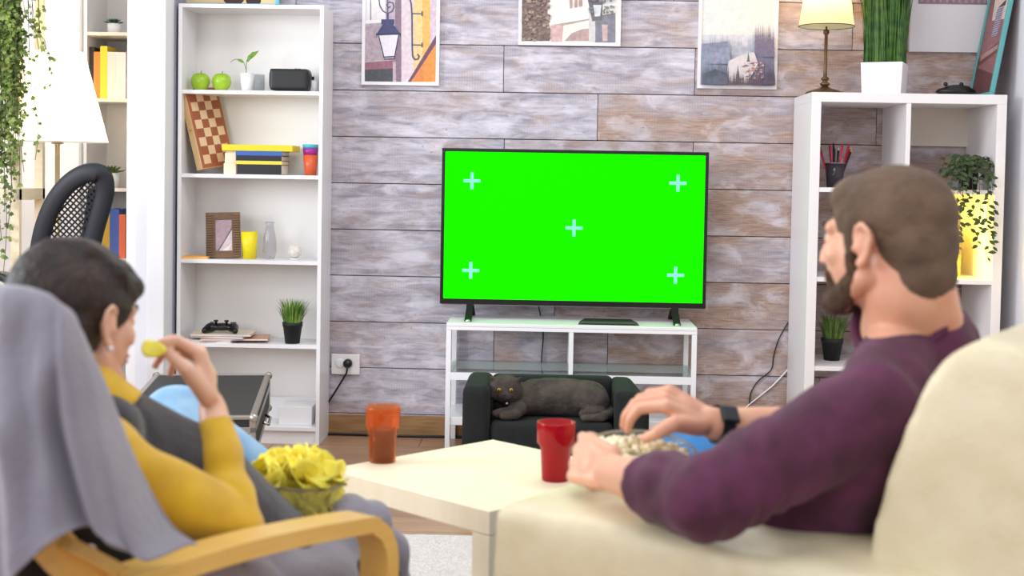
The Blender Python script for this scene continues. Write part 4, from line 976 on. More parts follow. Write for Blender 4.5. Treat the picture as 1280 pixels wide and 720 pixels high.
for sx in (-1, 1):
    ey = obj('eye', MB().ico(on_head(sx*.022, .004, -.0475), (.0066, .0055, .0056), 2), mat('cat_eye_amber', (206, 160, 34), .15, emit=0), t)
    obj('pupil', MB().ico(on_head(sx*.022, .004, -.0528), (.0026, .002, .0046), 2), BLACK, ey)
obj('nose', MB().ico(on_head(0, -.013, -.0575), (.005, .004, .0035), 2), mat('cat_nose', (40, 30, 30), .5), t)
obj('collar', MB().tube([V((hc_.x+.006+.046*cos(q*pi/12), hc_.y+.012+.044*sin(q*pi/12), hc_.z-.048-.01*sin(q*pi/12))) for q in range(24)], .004, 8, True), BLACK, t)
obj('collar_tag', MB().ico((hc_.x+.006, hc_.y-.036, hc_.z-.048), (.006, .003, .006), 2), CHROME, t)

# ================================================================ far room seen at the left
# narrow tower shelf
GY = .62
ga = at(105, 100, GY).x; gb = at(166, 100, GY).x
t = thing('tower_shelf', 'narrow white tower shelf with plants and books in the far room', 'shelf unit', ((ga+gb)/2, GY+.14, 0))
CREAMW = mat('warm_white_shelf', (240, 230, 212), .4)
obj('side_panel', MB().box((ga, GY, 0), (ga+.014, GY+.3, 2.2)), WHITE, t, bevel=.001)
obj('side_panel', MB().box((gb-.024, GY, 0), (gb, GY+.3, 2.2)), WHITE, t, bevel=.001)
obj('back_panel', MB().box((ga+.014, GY+.29, 0), (gb-.024, GY+.3, 2.2)), WHITE, t)
GZS = [at(132, v, GY).z for v in (40, 123, 235, 323)]
for z in GZS+[.1, 2.2]: obj('shelf', MB().box((ga+.0145, GY+.003, z-.016), (gb-.0245, GY+.289, z)), CREAMW, t, bevel=.001)
def succulent(lab, u, z, r, gm):
    c = V((at(u, 100, GY+.11).x, GY+.11, z)); t = thing('potted_succulent', lab, 'plant', c)
    obj('pot', MB().lathe(c, [(0, 0), (r*.8, 0), (r, r*1.5), (r*.92, r*1.5), (r*.88, r*1.3), (0, r*1.3)], 28), WHITE, t)
    mb = MB(); rg = random.Random(int(u))
    for ring in range(4):
        for k in range(7+ring*2):
            a = 2*pi*k/(7+ring*2)+ring*.4; el = radians(75-ring*20); L_ = r*(.75+.25*ring)
            d = V((cos(a)*cos(el), sin(a)*cos(el), sin(el))); p = c+V((0, 0, r*1.4))
            M = d.to_track_quat('Z', 'Y').to_matrix().to_4x4()
            mb.ico(p+d*L_*.5, (r*.13, r*.07, L_*.55), 1, M)
    obj('leaf_rosette', mb, gm, t)
succulent('small dark green succulent in a white pot on the top tower shelf', 142, GZS[0], .034, mat('succulent_dark', (42, 78, 50), .5))
succulent('wide olive green succulent in a white pot on the tower shelf behind the office chair', 139, GZS[2], .048, mat('succulent_olive', (92, 112, 50), .5))
def vbook(lab, u0, u1, z, h, c, grp='upright books in the tower shelf', lean=0):
    a = at(u0, 100, GY+.03).x; b = at(u1, 100, GY+.03).x; cc = V(((a+b)/2, GY+.1, z)); t = thing('book', lab, 'book', cc, grp)
    M = Matrix.Translation(V((b, 0, z))) @ Matrix.Rotation(lean, 4, 'Y'); w_ = b-a-.0006
    cm = mat('spine_%d_%d_%d' % c, c, .5)
    obj('cover', MB().box((-w_, GY+.03, 0), (0, GY+.034, h), M).box((-w_, GY+.034, 0), (-w_+.002, GY+.18, h), M).box((-.002, GY+.034, 0), (0, GY+.18, h), M), cm, t)
    obj('pages', MB().box((-w_+.002, GY+.034, .003), (-.002, GY+.176, h-.003), M), mat('pages', (236, 230, 218), .8), t)
z = GZS[1]
vbook('black book leftmost on the second tower shelf', 109.3, 117, z, .245, (38, 38, 38)); vbook('orange book on the second tower shelf left of the yellow one', 117, 125, z, .222, (236, 134, 52))
vbook('yellow book on the second tower shelf beside the white ones', 125, 134, z, .25, (240, 212, 50)); vbook('white book directly right of the yellow one', 134, 144, z, .222, (232, 222, 216)); vbook('off white book at the right end of the second tower shelf', 144, 157, z, .222, (236, 224, 220))
z = GZS[3]
vbook('dark yellow book left of the blue book low in the tower shelf', 127, 138, z, .225, (214, 168, 44)); vbook('blue book low in the tower shelf', 138, 149.5, z, .235, (62, 92, 172)); vbook('orange red book at the right end low in the tower shelf', 149.5, 157.5, z, .21, (232, 104, 48))
# floor lamp
lc = V((at(72, 120, .2).x, .2, 0)); zb = at(72, 177, .2).z; zt = at(72, 65, .2).z; rb_ = (at(133, 170, .2).x-at(72, 170, .2).x); rt_ = rb_*.52
t = thing('floor_lamp', 'lit floor lamp with a large white cone shade left of the tower shelf', 'lamp', lc)
LB = mat('brushed_brass', (190, 170, 130), .3, metal=.8)
obj('base', MB().lathe(lc, [(0, 0), (.14, 0), (.14, .014), (.02, .024), (0, .024)], 40), LB, t)
obj('pole', MB().tube([lc+V((0, 0, .024)), lc+V((0, 0, zb+.14))], .0105, 14), LB, t)
obj('pole_cap', MB().lathe(lc+V((0, 0, zb-.012)), [(.010, 0), (.026, .003), (.026, .009), (.011, .014)], 20), LB, t)
fm = bpy.data.materials.new('floor_lamp_shade'); fm.use_nodes = True; fm.node_tree.nodes.clear(); shade_nodes(fm.node_tree, (255, 250, 238), .55)
obj('lamp_shade', MB().lathe(V((lc.x, lc.y, 0)), [(rb_, zb), (rt_, zt), (rt_-.002, zt), (rb_-.002, zb), (rb_, zb)], 48), fm, t, origin=(lc.x, lc.y, zb))
obj('bulb', MB().ico(V((lc.x, lc.y, zb+.17)), (.03, .03, .04), 2), screen_mat('bulb_glow_white', (255, 240, 210), 8), t)
l = bpy.data.lights.new('floor_lamp_light', 'POINT'); l.energy = 9; l.color = (1, .86, .62); l.shadow_soft_size = .06
lo = bpy.data.objects.new('floor_lamp_light', l); COL.objects.link(lo); lo.location = (lc.x, lc.y, zb+.24)
# birch shelf unit with the hanging ivy
WY = .05; PALEW = mat('pale_cream_wood', (240, 226, 196), .45, c2=(232, 212, 172), scale=5, stretch=(1, 1, 12), amt=.6)
pa = at(13, 300, WY).x; pb = at(24, 300, WY).x
t = thing('birch_shelf', 'pale wooden open shelf unit at the left edge holding the ivy', 'shelf unit', (pa-.35, WY+.15, 0))
obj('post', MB().box((pa, WY, 0), (pb, WY+.03, 1.93)), PALEW, t, bevel=.002); obj('post', MB().box((pa, WY+.27, 0), (pb, WY+.30, 1.93)), PALEW, t, bevel=.002)
obj('post', MB().box((pa-.8, WY, 0), (pb-.8, WY+.03, 1.93)), PALEW, t, bevel=.002); obj('post', MB().box((pa-.8, WY+.27, 0), (pb-.8, WY+.30, 1.93)), PALEW, t, bevel=.002)
zsh = at(6, 250, WY).z
for z in (.12, .6, zsh, 1.5, 1.93): obj('shelf', MB().box((pa-.8, WY+.0, z), (pb, WY+.30, z+.05 if z == zsh else z+.03)), PALEW, t, bevel=.002)
c = V((at(2, 0, .1).x, .16, 1.96))
t = thing('hanging_ivy', 'dense green ivy cascading down at the left edge of the picture', 'plant', c)
obj('pot', MB().lathe(c, [(0, 0), (.07, 0), (.09, .14), (.095, .14), (.095, .15), (.08, .15), (.078, .13), (0, .13)], 28), WHITE, t)
rg = random.Random(33); mf = MB(); ms = MB(); top = c+V((0, 0, .14)); ends = []
for k in range(120):
    u = rg.uniform(-55, 30); v = rg.uniform(60, 225) if k % 3 else rg.uniform(30, 150)
    if u > 18: v = min(v, rg.uniform(60, 175))
    ends.append((u, v))
ends += [(2, 300), (-6, 330), (4, 345), (10, 285), (6, 265), (16, 240), (46, 80), (42, 48), (38, 30), (60, 93), (62, 106), (54, 70), (44, 200), (30, 215), (24, 230)]
for (u, v) in ends:
    y = -.02+rg.uniform(-.07, .03); e = at(u, v, y); f0 = at(max(-60, u*.8-2), -20, y-.02)
    pts = [top, V(((top.x+f0.x)/2, .02, 2.13)), V((f0.x, y-.03, 2.0)), V((f0.x+(e.x-f0.x)*.45+rg.uniform(-.02, .02), y-.02, f0.z+(e.z-f0.z)*.5)), V((e.x+rg.uniform(-.02, .02), y, e.z+(f0.z-e.z)*.2)), e]
    pts = smoothpath(pts, 7); ms.tube(pts, .0014, 5); acc = 0
    dens = .013 if u < 24 and v < 235 else .028
    for p, q in zip(pts, pts[1:]):
        m_ = int((q-p).length/dens+rg.random())
        for j in range(m_):
            a = rg.uniform(0, 2*pi); pp = p+(q-p)*rg.random()+V((rg.uniform(-.015, .015), rg.uniform(-.02, .02), rg.uniform(-.01, .01)))
            ivy_leaf(mf, pp, V((cos(a), sin(a)*.4-.3, -.6+rg.uniform(-.3, .5))), V((rg.uniform(-.6, .6), -1, .5+rg.uniform(-.3, .3))), rg.uniform(.013, .028))
obj('stem', ms, mat('vine_stem', (70, 66, 40), .7), t)
obj('foliage', mf, mat('ivy_green', (56, 84, 30), .5, c2=(140, 160, 72), scale=22), t)
# black mesh office chair
OY = -.9
def oc(u, v, y=OY): return at(u, v, y)
out = [(34, 345), (38, 318), (46, 280), (60, 247), (80, 222), (103, 208), (125, 207), (138, 218), (141, 238), (136, 262), (128, 290), (122, 318), (116, 345)]
pts3 = [oc(u, v, OY+.10*((v-205)/140.)**1-.0) for u, v in out]
ctr = oc(98, 300); t = thing('office_chair', 'black office chair with a curved mesh back in front of the floor lamp', 'office chair', (ctr.x, OY, 0))
OB = mat('office_black', (26, 29, 38), .6)
path = smoothpath(pts3, 5); low = [V((p.x, p.y+.0, p.z)) for p in smoothpath([pts3[-1], oc(110, 372, OY+.12), oc(75, 385, OY+.12), oc(44, 372, OY+.12), pts3[0]], 5)][1:-1]
loop = path+low; n_ = len(loop)
nyv = []
mb = MB(); prof = 12; vs = []
cen = sum(loop, V())/n_
for i, p in enumerate(loop):
    tn = (loop[(i+1) % n_]-loop[i-1]).normalized(); inn = tn.cross(V((0, 1, 0))).normalized()
    if inn.dot(cen-p) < 0: inn = -inn
    w_ = .056 if i < len(path) else .04
    for k in range(prof):
        q = 2*pi*k/prof; vs.append(p + inn*(w_*.5 + cos(q)*w_*.62) + V((0, 1, 0))*(sin(q)*.018))
fs = [(i*prof+k, i*prof+(k+1) % prof, ((i+1) % n_)*prof+(k+1) % prof, ((i+1) % n_)*prof+k) for i in range(n_) for k in range(prof)]
mb.add(vs, fs, True); obj('back_frame', mb, OB, t)
# netting: woven strands across the frame
mm = bpy.data.materials.new('mesh_netting'); mm.use_nodes = True; nt = mm.node_tree; b_ = nt.nodes['Principled BSDF']; b_.inputs['Base Color'].default_value = lin((30, 30, 36)); b_.inputs['Roughness'].default_value = .8
tc = nt.nodes.new('ShaderNodeTexCoord'); mp = nt.nodes.new('ShaderNodeMapping'); mp.inputs['Rotation'].default_value = (0, radians(45), 0); nt.links.new(tc.outputs['Object'], mp.inputs[0])
sx_ = nt.nodes.new('ShaderNodeSeparateXYZ'); nt.links.new(mp.outputs[0], sx_.inputs[0])
def strand(sock):
    a = nt.nodes.new('ShaderNodeMath'); a.operation = 'MULTIPLY'; a.inputs[1].default_value = 62; nt.links.new(sock, a.inputs[0])
    f = nt.nodes.new('ShaderNodeMath'); f.operation = 'FRACT'; nt.links.new(a.outputs[0], f.inputs[0])
    g = nt.nodes.new('ShaderNodeMath'); g.operation = 'LESS_THAN'; g.inputs[1].default_value = .42; nt.links.new(f.outputs[0], g.inputs[0]); return g.outputs[0]
mxx = nt.nodes.new('ShaderNodeMath'); mxx.operation = 'MAXIMUM'; nt.links.new(strand(sx_.outputs[0]), mxx.inputs[0]); nt.links.new(strand(sx_.outputs[2]), mxx.inputs[1]); nt.links.new(mxx.outputs[0], b_.inputs['Alpha'])
for dy, nm in ((.0, 'netting'),):
    vs = [p for p in loop]+[cen]; obj(nm, MB().add(vs, [(i, (i+1) % n_, n_) for i in range(n_)]), mm, t)
obj('spine_support', MB().sweep(smoothpath([oc(120, 235, OY+.05), oc(112, 290, OY+.10), oc(104, 340, OY+.15), V((oc(100, 360).x, OY+.17, .55))]), .05, .02, (1, 0, 0)), OB, t)
obj('seat', MB().box((ctr.x-.34, OY-.42+.1, .44), (ctr.x+.10, OY+.1, .51)), OB, t, bevel=.03, seg=3, smooth=True)
obj('gas_column', MB().tube([(ctr.x, OY-.1, .10), (ctr.x, OY-.1, .44)], .025, 14), OB, t)
for k in range(5):
    a = 2*pi*k/5+.3; q = V((ctr.x+.28*cos(a), OY-.1+.28*sin(a), .07)); lg = obj('base_leg', MB().tube([(ctr.x, OY-.1, .11), q], [.022, .014], 10), OB, t)
    obj('caster', MB().lathe(V((q.x, q.y-.012, .028)), [(.027, 0), (.027, .024)], 18, Matrix.Rotation(-pi/2, 4, 'X')), BLACK, lg)
ar = smoothpath([oc(-30, 352, OY-.2), oc(-8, 345, OY-.2), oc(6, 346, OY-.2), oc(15, 354, OY-.2), oc(18, 372, OY-.18), V((ctr.x-.2, OY-.16, .48))])
obj('armrest', MB().sweep(ar, .07, .028, (0, 1, 0)), BLACK, t, bevel=.006, smooth=True)
ar2 = [V((p.x+.10, p.y+.42, p.z-.28)) for p in ar]
obj('armrest', MB().sweep(ar2, .07, .028, (0, 1, 0)), BLACK, t, bevel=.006, smooth=True)
# ================================================================ cream leather sofa of the man
SD = V((-.83, .557, 0)).normalized(); SL = V((-SD.y, SD.x, 0)); SFAR = -SL      # facing, its left (towards the lens), far side
if SL.y > 0: SL = -SL; SFAR = -SL
S0 = V((.50, -3.90, 0))
def sp(a, b, z): return S0 + SD*a + SFAR*b + V((0, 0, z))
SM = Matrix(((SD.x, SFAR.x, 0, S0.x), (SD.y, SFAR.y, 0, S0.y), (0, 0, 1, 0), (0, 0, 0, 1)))
t = thing('sofa', 'cream leather sofa with puffy arm and tall back cushion under the man', 'sofa', sp(.2, .75, 0))
def wr(p): return .004*noise.noise(p*7)+.0015*noise.noise(p*24)
def sblob(name, boxes, it=26, extra=None, **k):
    mb = MB()
    for a, b in boxes: mb.box(a, b, SM)
    if extra: extra(mb)
    return blob(name, mb, CREAM, t, vox=.012, it=it, disp=wr, **k)
def armx(b0):
    def f(mb):
        pts = [sp(a, b0, z) for a, z in ((-.02, .505), (.25, .507), (.42, .505), (.50, .488), (.53, .38), (.53, .25), (.53, .1))]
        mb.chain(pts, [.115, .118, .118, .118, .115, .11, .1])
    return f
sblob('armrest', [((-.1, -.118, .06), (.632, .118, .605))], extra=armx(.0), it=30)
sblob('armrest', [((-.1, 1.422, .06), (.632, 1.658, .605))], extra=armx(1.54), it=30)
sblob('base', [((-.12, .1, .08), (.60, 1.45, .30))], it=10)
for b in (.115, .775): sblob('seat_cushion', [((-.02, b+.01, .30), (.64, b+.645, .42))], it=14)
# back cushions lean backwards
def backc(b0, b1):
    def f(mb):
        prof = [(.04, .36), (.054, .52), (.036, .66), (.0, .79), (-.045, .885), (-.10, .925), (-.20, .90), (-.26, .82), (-.26, .36)]
        mb.prism([SM @ V((a, b0, z)) for a, z in prof], SFAR*(b1-b0))
    return f
sblob('back_cushion', [], extra=backc(-.055, .76), it=16); sblob('back_cushion', [], extra=backc(.78, 1.60), it=16)
for a in (-.08, .56):
    for b in (-.04, 1.56): obj('foot', MB().lathe(sp(a, b, 0), [(.02, 0), (.028, .085)], 16), mat('dark_foot', (40, 30, 26), .4), t)
# piping along the near seam of the back cushion
sm_ = [SM @ V((a, -.064, z)) for a, z in ((.052, .50), (.055, .58), (.045, .66), (.0, .78), (-.05, .855), (-.10, .882), (-.17, .87))]

# ================================================================ people: shared builders
SKIN = mat('skin_warm', (226, 172, 142), .45, c2=(214, 152, 124), scale=10, sub=.12, bump=.05, bscale=250)
SKINW = mat('skin_light', (232, 186, 160), .45, c2=(224, 170, 144), scale=10, sub=.12, bump=.05, bscale=250)
def head_frame(c, yawdir, pitch=0, roll=0):
    y = V(yawdir).normalized(); x = y.cross(V((0, 0, 1))).normalized(); z = x.cross(y)
    M = Matrix(((x.x, y.x, z.x, c.x), (x.y, y.y, z.y, c.y), (x.z, y.z, z.z, c.z), (0, 0, 0, 1)))
    return M @ Matrix.Rotation(pitch, 4, 'X') @ Matrix.Rotation(roll, 4, 'Y')
def hico(mb, H, c, r): mb.ico((0, 0, 0), r, 3, None); 
def add_ell(mb, H, c, r, rot=None):
    R = H.to_3x3().to_4x4() @ (rot.to_4x4() if rot else Matrix.Identity(4))
    mb.ico(H @ V(c), r, 3, R)
def head(mb, H, s=1.0, female=False):
    def E(c, r, rot=None): add_ell(mb, H, V(c)*s, tuple(q*s for q in r) if isinstance(r, tuple) else (r*s,)*3, rot)
    def C(a, b, ra, rb): mb.cap(H @ (V(a)*s), H @ (V(b)*s), ra*s, rb*s)
    j = .9 if female else 1.0
    E((0, -.014, .034), (.0725, .094, .077)); E((0, .028, -.02), (.060, .064, .080))
    for sx in (-1, 1):
        C((sx*.052*j, .004, -.050), (sx*.022*j, .072, -.088), .020, .017)
        E((sx*.036, .058, -.016), (.024, .022, .022)); E((sx*.020, .098, -.031), (.0, .0, .0)) if False else None
        C((sx*.012, .080, .026), (sx*.044, .066, .024), .011, .010)
        E((sx*.031, .073, .006), (.013, .012, .010))
        E((sx*.011, .101, -.027), (.007, .009, .006))
        # ear: rim, lobe and bowl
        e = V((sx*.074, -.004, -.004)); out = sx
        rim = [e+V(q) for q in ((out*.000, .012, .010), (out*.006, .006, .027), (out*.011, -.006, .033), (out*.014, -.018, .024), (out*.014, -.021, .006), (out*.010, -.015, -.012), (out*.004, -.004, -.026))]
        mb.chain([H @ (p*s) for p in rim], [.0045*s]*7)
        E(e+V((out*.002, -.003, .004)), (.007, .015, .024)); E(e+V((out*.003, .001, -.025)), (.006, .009, .009)); E(e+V((out*.004, .011, -.003)), (.005, .004, .007))
    C((0, .086, .020), (0, .103, -.020), .008, .0112)
    E((0, .086, -.048), (.022, .014, .008)); E((0, .086, -.060), (.019, .013, .008)); E((0, .078, -.092), (.021, .017, .017))
    E((0, .07, -.04), (.034, .026, .026))
def face_parts(H, s, parent, browc, lipc):
    for sx in (-1, 1):
        e = obj('eye', MB().ico(H @ (V((sx*.031, .0755, .008))*s), .0095*s, 2), mat('eye_white', (236, 230, 226), .15), parent)
        obj('iris', MB().ico(H @ (V((sx*.0315, .0822, .008))*s), (.0043*s,)*3, 2), mat('iris_brown', (70, 44, 26), .15), e)
        obj('eyebrow', MB().tube([H @ (V(q)*s) for q in ((sx*.013, .0925, .027), (sx*.03, .0885, .032), (sx*.047, .076, .027))], [.0028*s, .0034*s, .0018*s], 8), browc, parent)
    mb = MB(); add_ell(mb, H, V((0, .0965, -.0495))*s, (.019*s, .006*s, .0042*s)); add_ell(mb, H, V((0, .0955, -.0575))*s, (.017*s, .006*s, .0048*s))
    obj('lips', mb, lipc, parent)
def hand(mb, W, D, N, Tref, s=1.0, curls=None, thumb=None, spread=1.0, wr=.027):
    D = V(D).normalized(); N = V(N); N = (N-D*N.dot(D)).normalized(); T = D.cross(N).normalized()
    if T.dot(V(Tref)) < 0: T = -T
    W = V(W); off = [.030, .0105, -.0095, -.028]; ln = [.086, .089, .084, .077]
    segs = [(.043, .026, .020), (.047, .029, .021), (.043, .027, .020), (.034, .021, .018)]; rr = [(.0098, .0088, .0078, .0068), (.010, .009, .008, .007), (.0095, .0087, .0077, .0067), (.0088, .0078, .0069, .006)]
    curls = curls or [(30, 35, 25)]*4; tips = []
    mb.ico(W, (wr*s*.95,)*3, 3)
    for i in range(4):
        k0 = W + T*off[i]*s*.62 + D*.012*s; k = W + D*ln[i]*s + T*off[i]*s*spread
        mb.cap(k0, k, .0145*s, .0118*s); p = k; ang = 0; fan = (off[i]/.03)*.10*(spread-.4)
        nodes = [k]
        for j in range(3):
            ang += radians(curls[i][j]); d = (D*cos(ang) - N*sin(ang) + T*fan).normalized(); q = p + d*segs[i][j]*s
            mb.cap(p, q, rr[i][j]*s, rr[i][j+1]*s); p = q; nodes.append(q)
        tips.append((p, d))
    mb.ico(W + D*.045*s, (.03*s, .03*s, .018*s), 3, Matrix(((T.x, D.x, N.x, 0), (T.y, D.y, N.y, 0), (T.z, D.z, N.z, 0), (0, 0, 0, 1))))
    b = W + D*.018*s + T*.022*s - N*.004*s
    if thumb is None: thumb = [W + D*.05*s + T*.048*s - N*.012*s, W + D*.078*s + T*.052*s - N*.026*s, W + D*.10*s + T*.045*s - N*.034*s]
    pts = [b] + [V(q) for q in thumb]; mb.chain(pts, [.0175*s, .0135*s, .0108*s, .0085*s][:len(pts)])
    tips.append((pts[-1], (pts[-1]-pts[-2]).normalized()))
    return tips, T, N, D
def nails(tips, N, parent, s=1.0):
    for p, d in tips:
        n = (N-d*N.dot(d)); 
        if n.length < .2: continue
        n.normalize(); r = d.cross(n)
        M = Matrix(((r.x, d.x, n.x, 0), (r.y, d.y, n.y, 0), (r.z, d.z, n.z, 0), (0, 0, 0, 1)))
        obj('fingernail', MB().ico(p+n*.0052*s, (.0045*s, .0055*s, .0016*s), 2, M), mat('nail', (240, 200, 186), .25), parent)
def folds(axis, f=40, A=.003, seed=0):
    ax = V(axis).normalized()
    def g(p):
        w = noise.noise(p*9+V((seed, 0, 0)))
        return A*sin(p.dot(ax)*f*2*pi/6.28+w*5.0)*(.5+.5*noise.noise(p*5+V((0, seed, 3)))) + A*.9*noise.noise(p*14+V((seed,)*3))
    return g

# ================================================================ the man
HM = at(1107, 303, -3.70)
fdir = V((-.72, .69, 0)); MH = head_frame(HM, fdir, radians(-3), radians(0)); hs = 1.0
N_ = at(1131, 404, -3.68)
SL_ = at(1093, 512, -3.84); SR_ = N_+V((.10, .17, -.055))
EL_ = at(885, 625, -3.885); WL_ = at(768, 592, -3.665); HL_ = at(722, 572, -3.585)
ER_ = at(1045, 545, -3.33); WR_ = at(893, 530, -3.42)
chest = V((.585, -3.67, .71)); belly = V((.60, -3.62, .56)); hipc = V((.57, -3.55, .44))
hipL = V((.50, -3.62, .45)); hipR = V((.60, -3.43, .46)); kneeL = V((.13, -3.30, .47)); kneeR = V((.255, -3.12, .575)); ankL = V((.03, -3.22, .10)); ankR = V((.18, -3.0, .10))
t = thing('person', 'man with short brown hair and beard in a plum sweater reaching into the popcorn bowl', 'person', sp(.2, .4, .43))
mb = MB(); head(mb, MH, hs)
nb = MH @ V((0, -.032, -.075)); mb.chain([MH @ V((0, -.028, -.03)), nb, N_+V((0, 0, -.01)), chest], [.060, .060, .066, .09])
mb.cap(MH @ V((0, -.06, -.055)), N_+V((.03, -.01, .0)), .045, .055)
mb.chain([chest, belly, hipc], [.11, .11, .12])
mb.chain([N_, SL_, EL_], [.045, .05, .04]); mb.chain([N_, SR_, ER_], [.045, .05, .04])
fmid = EL_+(WL_-EL_)*.45; mb.chain([EL_, fmid, WL_], [.042, .042, .029])
mb.chain([ER_, ER_+(WR_-ER_)*.4, WR_], [.042, .044, .029])
for a, k, c in ((hipL, kneeL, ankL), (hipR, kneeR, ankR)): mb.chain([a, k, c], [.07, .052, .04]); mb.chain([c, c+V((-.04, .03, -.05)), c+V((-.13, .08, -.07))], [.035, .035, .025])
# near hand cradling the bowl
Dl = HL_-WL_; tl_, Tl, Nl, Dl = hand(mb, WL_+Dl*.08, Dl, V((-.55, -.75, .38)), V((0, 0, 1)), 1.05, curls=[(32, 42, 30), (36, 45, 30), (40, 48, 32), (44, 50, 34)], thumb=[at(742, 555, -3.60), at(738, 548, -3.565), at(742, 547, -3.535)])
# far hand pinching popcorn
kn = at(833, 505, -3.44); Dr = kn-WR_
tr_, Tr, Nr, Dr = hand(mb, WR_+Dr.normalized()*.012, Dr+V((0, 0, .012)), V((-.30, -.40, .85)), V((0, -1, 0)), 1.05, curls=[(38, 52, 22), (42, 50, 22), (44, 52, 25), (42, 52, 30)], spread=.9,
    thumb=[at(842, 530, -3.49), at(822, 541, -3.50), at(806, 548, -3.485)])
man = blob('body', mb, SKIN, t, vox=.0034, it=5)
face_parts(MH, hs, t, mat('man_brow', (60, 42, 30), .8), mat('man_lips', (190, 120, 110), .45))
nails(tr_, Nr, t); nails([tl_[-1]], Nl, t)
HAIRM = mat('hair_short_brown', (112, 87, 68), .75, c2=(88, 68, 52), scale=22, bump=.5, bscale=320, stretch=(1, 1, 1))
mb = MB()
for c, r in (((0, -.017, .040), (.0765, .0975, .0775)), ((0, -.052, .0), (.0675, .062, .075)), ((0, -.062, -.042), (.057, .048, .056)), ((.0, .03, .068), (.058, .055, .038))): add_ell(mb, MH, V(c)*hs, tuple(q*hs for q in r))
for sx in (-1, 1): add_ell(mb, MH, V((sx*.067, .020, .012)), (.0085, .011, .036))
blob('hair', mb, HAIRM, t, vox=.0035, it=4, disp=lambda p: .0009*noise.noise(p*160)+.0006*noise.noise(p*50))
mb = MB()
for sx in (-1, 1): mb.chain([MH @ V(q) for q in ((sx*.064, .022, -.018), (sx*.056, .018, -.048), (sx*.038, .048, -.076), (sx*.012, .082, -.092))], [.0095, .0145, .0195, .0205])
for sx in (-1, 1): mb.chain([MH @ V(q) for q in ((sx*.028, .072, -.070), (sx*.030, .080, -.050), (sx*.010, .096, -.038))], [.011, .008, .0055])
blob('beard', mb, mat('beard_brown', (98, 70, 48), .85, c2=(66, 46, 32), scale=80, bump=.8, bscale=280), t, vox=.0034, it=4, disp=lambda p: .0012*noise.noise(p*130))
PLUM = mat('plum_knit', (94, 40, 72), .9, c2=(70, 28, 50), scale=18, bump=.25, bscale=420, sheen=.1)
def sleeve(mb, S, E, Wc, r0, r1, r2, rc):
    mb.cap(S, E, r0, r1); mb.ico(E, r1, 3); mb.cone(E, Wc, r1*.97, rc, 28)
mb = MB()
cuffL = EL_+(WL_-EL_)*.62; cuffR = ER_+(WR_-ER_)*.18
sleeve(mb, SL_, EL_, cuffL, .071, .061, .05, .051); sleeve(mb, SR_, ER_, cuffR, .068, .058, .05, .050)
mb.cap(N_+V((-.005, -.02, -.045)), SL_, .062, .070); mb.cap(N_+V((.02, .02, -.045)), SR_, .062, .068)
mb.chain([chest+V((0, 0, .0)), belly, hipc], [.145, .148, .155]); mb.cap(SL_*.6+chest*.4, belly+V((-.03, -.03, 0)), .10, .12); mb.ico(chest+V((-.01, .03, .02)), (.13, .13, .12), 3)
mb.cap(chest+V((.03, -.02, .05)), N_+V((.035, -.005, -.05)), .11, .075)
nd = ((nb-N_).normalized()+V((-.34, .12, -.05))).normalized(); mb.cone(N_-nd*.06, N_+nd*.014, .092, .079, 32)
mb.cap(N_+V((.045, -.005, -.05)), chest+V((.05, -.01, .04)), .066, .11); mb.chain([SL_, at(1010, 640, -3.73), at(960, 690, -3.68)], [.07, .10, .10])
adir = (EL_-SL_).normalized()
f1 = folds(adir+V((.3, 0, .5)), 75, .0035, 2.0)
def fa(p):
    k = max(0, 1-(p-EL_).length/.20); r = (p-EL_); q = r.dot(adir)*1.0+r.z*.55
    nk_ = max(0, min(1, ((p-N_).length-.085)/.06))
    return nk_*f1(p) + k*.0058*sin(q*190+noise.noise(p*12)*4.5)*(.6+.6*noise.noise(p*8+V((4, 0, 0))))
blob('sweater', mb, PLUM, t, vox=.006, it=7, disp=fa)
ring_ = [N_+nd*.014 + (nd.orthogonal().normalized()*cos(q*pi/14) + nd.cross(nd.orthogonal().normalized())*sin(q*pi/14))*.0745 for q in range(28)]
obj('neck_band', MB().tube(ring_, .0075, 10, True), mat('plum_rib', (90, 40, 68), .85, bump=.3, bscale=300), t)
JEAN = mat('jeans_blue', (52, 128, 190), .85, c2=(36, 104, 164), scale=14, bump=.3, bscale=380)
mb = MB()
for a, k, c in ((hipL, kneeL, ankL), (hipR, kneeR, ankR)): mb.chain([a, k], [.088, .072]); mb.ico(k, .072, 3); mb.cone(k, c, .070, .052, 28)
mb.chain([hipL, hipR], [.11, .11])
blob('jeans', mb, JEAN, t, vox=.007, it=6, disp=folds(V((1, .3, .2)), 60, .003, 5))
for c in (ankL, ankR):
    mb = MB(); f = V((-.80, .60, 0)).normalized(); mb.chain([c+V((0, 0, -.045)), c+f*.06+V((0, 0, -.05)), c+f*.15+V((0, 0, -.062))], [.045, .044, .034]); 
    blob('shoe', mb, mat('shoe_grey', (70, 72, 78), .7), t, vox=.006, it=4)
# watch on the far wrist
wd = (WR_-ER_).normalized(); wc = WR_-wd*.012; ox = wd.orthogonal().normalized(); oy = wd.cross(ox)
ring_ = [wc + (ox*cos(q*pi/14)+oy*sin(q*pi/14))*.0325 for q in range(28)]
t = thing('wrist_watch', 'black watch with a dark strap on the wrist of the man above the popcorn', 'watch', wc)
obj('strap', MB().sweep(ring_+[ring_[0]], .022, .0035, wd), mat('watch_strap', (22, 24, 26), .6), t)
fc = V((-.1, -.75, .6)); fc = (fc-wd*fc.dot(wd)).normalized(); rr_ = wd.cross(fc)
M = Matrix(((wd.x, rr_.x, fc.x, wc.x), (wd.y, rr_.y, fc.y, wc.y), (wd.z, rr_.z, fc.z, wc.z), (0, 0, 0, 1)))
obj('case', MB().box((-.017, -.016, .031), (.017, .016, .040), M), mat('watch_case', (30, 34, 34), .3), t, bevel=.004, seg=3)

